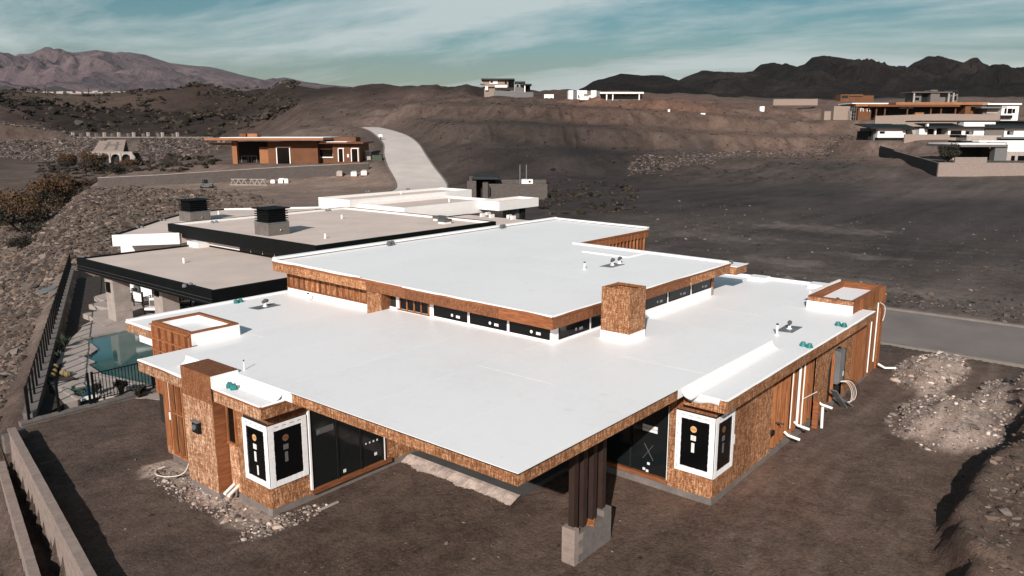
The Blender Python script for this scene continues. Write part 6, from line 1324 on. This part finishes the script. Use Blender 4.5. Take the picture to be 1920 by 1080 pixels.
# small stones on the yard soil
n = 12000; u_ = rng.uniform(-22, 20, n); v_ = 13+rng.random(n)**1.2*32; p_ = u_[:, None]*rt+v_[:, None]*fh; x, y = p_[:, 0], p_[:, 1]; dc = crest_d(x, y)
cl = fbm(x/2.2, y/2.2, 3, 99) > -0.04+0.25*rng.random(n)-.12
k = (dc < -.3) & ~((x > 11.5) & (x < 39.5) & (y > 9.45) & (y < 32.2) & ~((x < 17.5) & (y < 19.1)) & ~((x < 20.9) & (y < 14.3))) & (y < 32.6) & (x < 43.4) & cl
x, y = x[k], y[k]; s = rng.lognormal(-4.0, .5, len(x)).clip(.010, .08); scatter('yard_stones', x, y, s, 'pebble', 'small stones littering the brown yard soil', 'stones')
def heapstones(cx_, cy_, rx, ry, n, mu): t = rng.uniform(0, 6.28, n); r = rng.random(n)**.45; return cx_+np.cos(t)*r*rx, cy_+np.sin(t)*r*ry, rng.lognormal(mu, .55, n).clip(.015, .22)
P_ = [heapstones(33.0,5.35,3.2,2.0,800,-3.2), heapstones(39.6,7.3,3.4,1.5,650,-3.1), heapstones(37.4,3.9,2.8,1.3,400,-3.1)]
x, y, s = (np.concatenate([q[i] for q in P_]) for i in range(3)); scatter('heap_stones', x, y, s, 'rough_caliche', 'stones and clods on the excavated soil heaps', 'stones')
P_ = [heapstones(31,1.8,8.5,1.5,500,-3.0), heapstones(24,1.7,5,1.2,300,-3.1)]
x, y, s = (np.concatenate([q[i] for q in P_]) for i in range(3)); scatter('bank_stones', x, y, s, 'rock', 'brown stones on the spoil bank along the yard edge', 'stones')
P_ = [heapstones(12,18.6,1.5,.45,220,-3.4), heapstones(11.3,22,.6,3.2,600,-3.5)]
x, y, s = (np.concatenate([q[i] for q in P_]) for i in range(3)); scatter('footing_stones', x, y, s, 'rough_caliche', 'pale broken caliche along the left wing footing', 'stones')
# desert scrub on the left hills and wash edges
def scrub(name, n, fn_, smu, label, m_=7):
    px_, vv = fn_(n); u_ = (px_-960)/1498*vv; p_ = u_[:, None]*rt+vv[:, None]*fh
    k_ = np.min(np.hypot(p_[:, None, 0]-ROAD[None, :, 0], p_[:, None, 1]-ROAD[None, :, 1]), 1) > 8; p_ = p_[k_]; n = len(p_); s = rng.lognormal(smu, .4, n)
    x = np.repeat(p_[:, 0], m_)+rng.normal(0, 1, n*m_)*np.repeat(s, m_)*.45; y = np.repeat(p_[:, 1], m_)+rng.normal(0, 1, n*m_)*np.repeat(s, m_)*.45
    scatter(name, x, y, np.repeat(s, m_)*rng.uniform(.2, .5, n*m_), 'scrub', label, 'scrub', .1, .9, None, 'stuff', .45)
scrub('desert_scrub', 1500, lambda n: (rng.uniform(-40, 560, n), rng.uniform(325, 640, n)), .55, 'dark desert scrub dotted over the left hills')
scrub('wash_scrub', 260, lambda n: (rng.uniform(60, 400, n), rng.uniform(170, 298, n)), .25, 'dark dry bushes along the wash floor')
scrub('hill_scrub', 2600, lambda n: (rng.uniform(560, 1640, n), rng.uniform(172, 340, n)), -1.25, 'sparse dry scrub dotted over the right hillside', 4)
scrub('lot_weeds', 160, lambda n: (rng.uniform(1010, 1200, n), rng.uniform(105, 165, n)), -.7, 'dry weeds at the edge of the gravel lot')
# wash trees
random.seed(5)
for px_, py_, v_, r_, hh_, lbl in ((95,392,150,5.2,7.0,'rust-tipped bushy tree in the wash, tallest of the clump'),(35,412,135,5.0,6.5,'wide rust-coloured bushy tree at the outer edge of the wash'),(-25,405,140,5.5,6.5,'dark bushy tree at the far side of the wash clump'),(130,372,170,4.5,5.5,'dark rounded tree at the inner end of the wash clump'),(172,315,250,5,6.5,'dark rust-brown tree standing before the culvert arches'),(120,300,265,4.5,5,'dark bush left of the culvert arches'),(250,318,240,4,4,'grey-brown bush right of the culvert')):
    c = onground(px_, py_, v_); shrub('bushy_tree', c, r_, hh_, 5200, 'leaf_dark', lbl, None, .24, True, 'leaf_rust', 'tree')
for px_, py_, v_, lbl in ((38,448,108,'round dry bush on the wash floor near the rip-rap toe'),(60,425,120,'low dry bush at the rip-rap toe'),(215,330,170,'dark bush at the corner of the retaining wall'),(290,312,235,'dry bush above the retaining wall'),(330,306,240,'straggly bush on the slope behind the retaining wall')):
    c = onground(px_, py_, v_); shrub('dry_bush', c, 2.2, 2.2, 1300, 'leaf_dark', lbl, None, .16, False, None, 'bush')
c = onground(1772, 303, 182); shrub('yard_tree', c, 2.6, 4.2, 2600, 'leaf_dark', 'dark feathery tree in the corner of the walled yard', None, .22, True, None, 'tree')

# ================================================================== AIR
HAZE = 1
if HAZE:
    hm_ = bpy.data.materials.new('haze'); hm_.use_nodes = True; t_ = hm_.node_tree; t_.nodes.clear()
    pv = t_.nodes.new('ShaderNodeVolumePrincipled'); pv.inputs['Density'].default_value = 1.8e-5; pv.inputs['Color'].default_value = (0.80, 0.88, 0.92, 1); pv.inputs['Anisotropy'].default_value = 0.2
    o_ = t_.nodes.new('ShaderNodeOutputMaterial'); t_.links.new(pv.outputs[0], o_.inputs['Volume']); MATS['haze'] = hm_
    tag(box('haze', -9000, 16000, -9000, 16000, -40, 1200, 'haze'), 'thin pale desert haze', 'haze', kind='stuff')
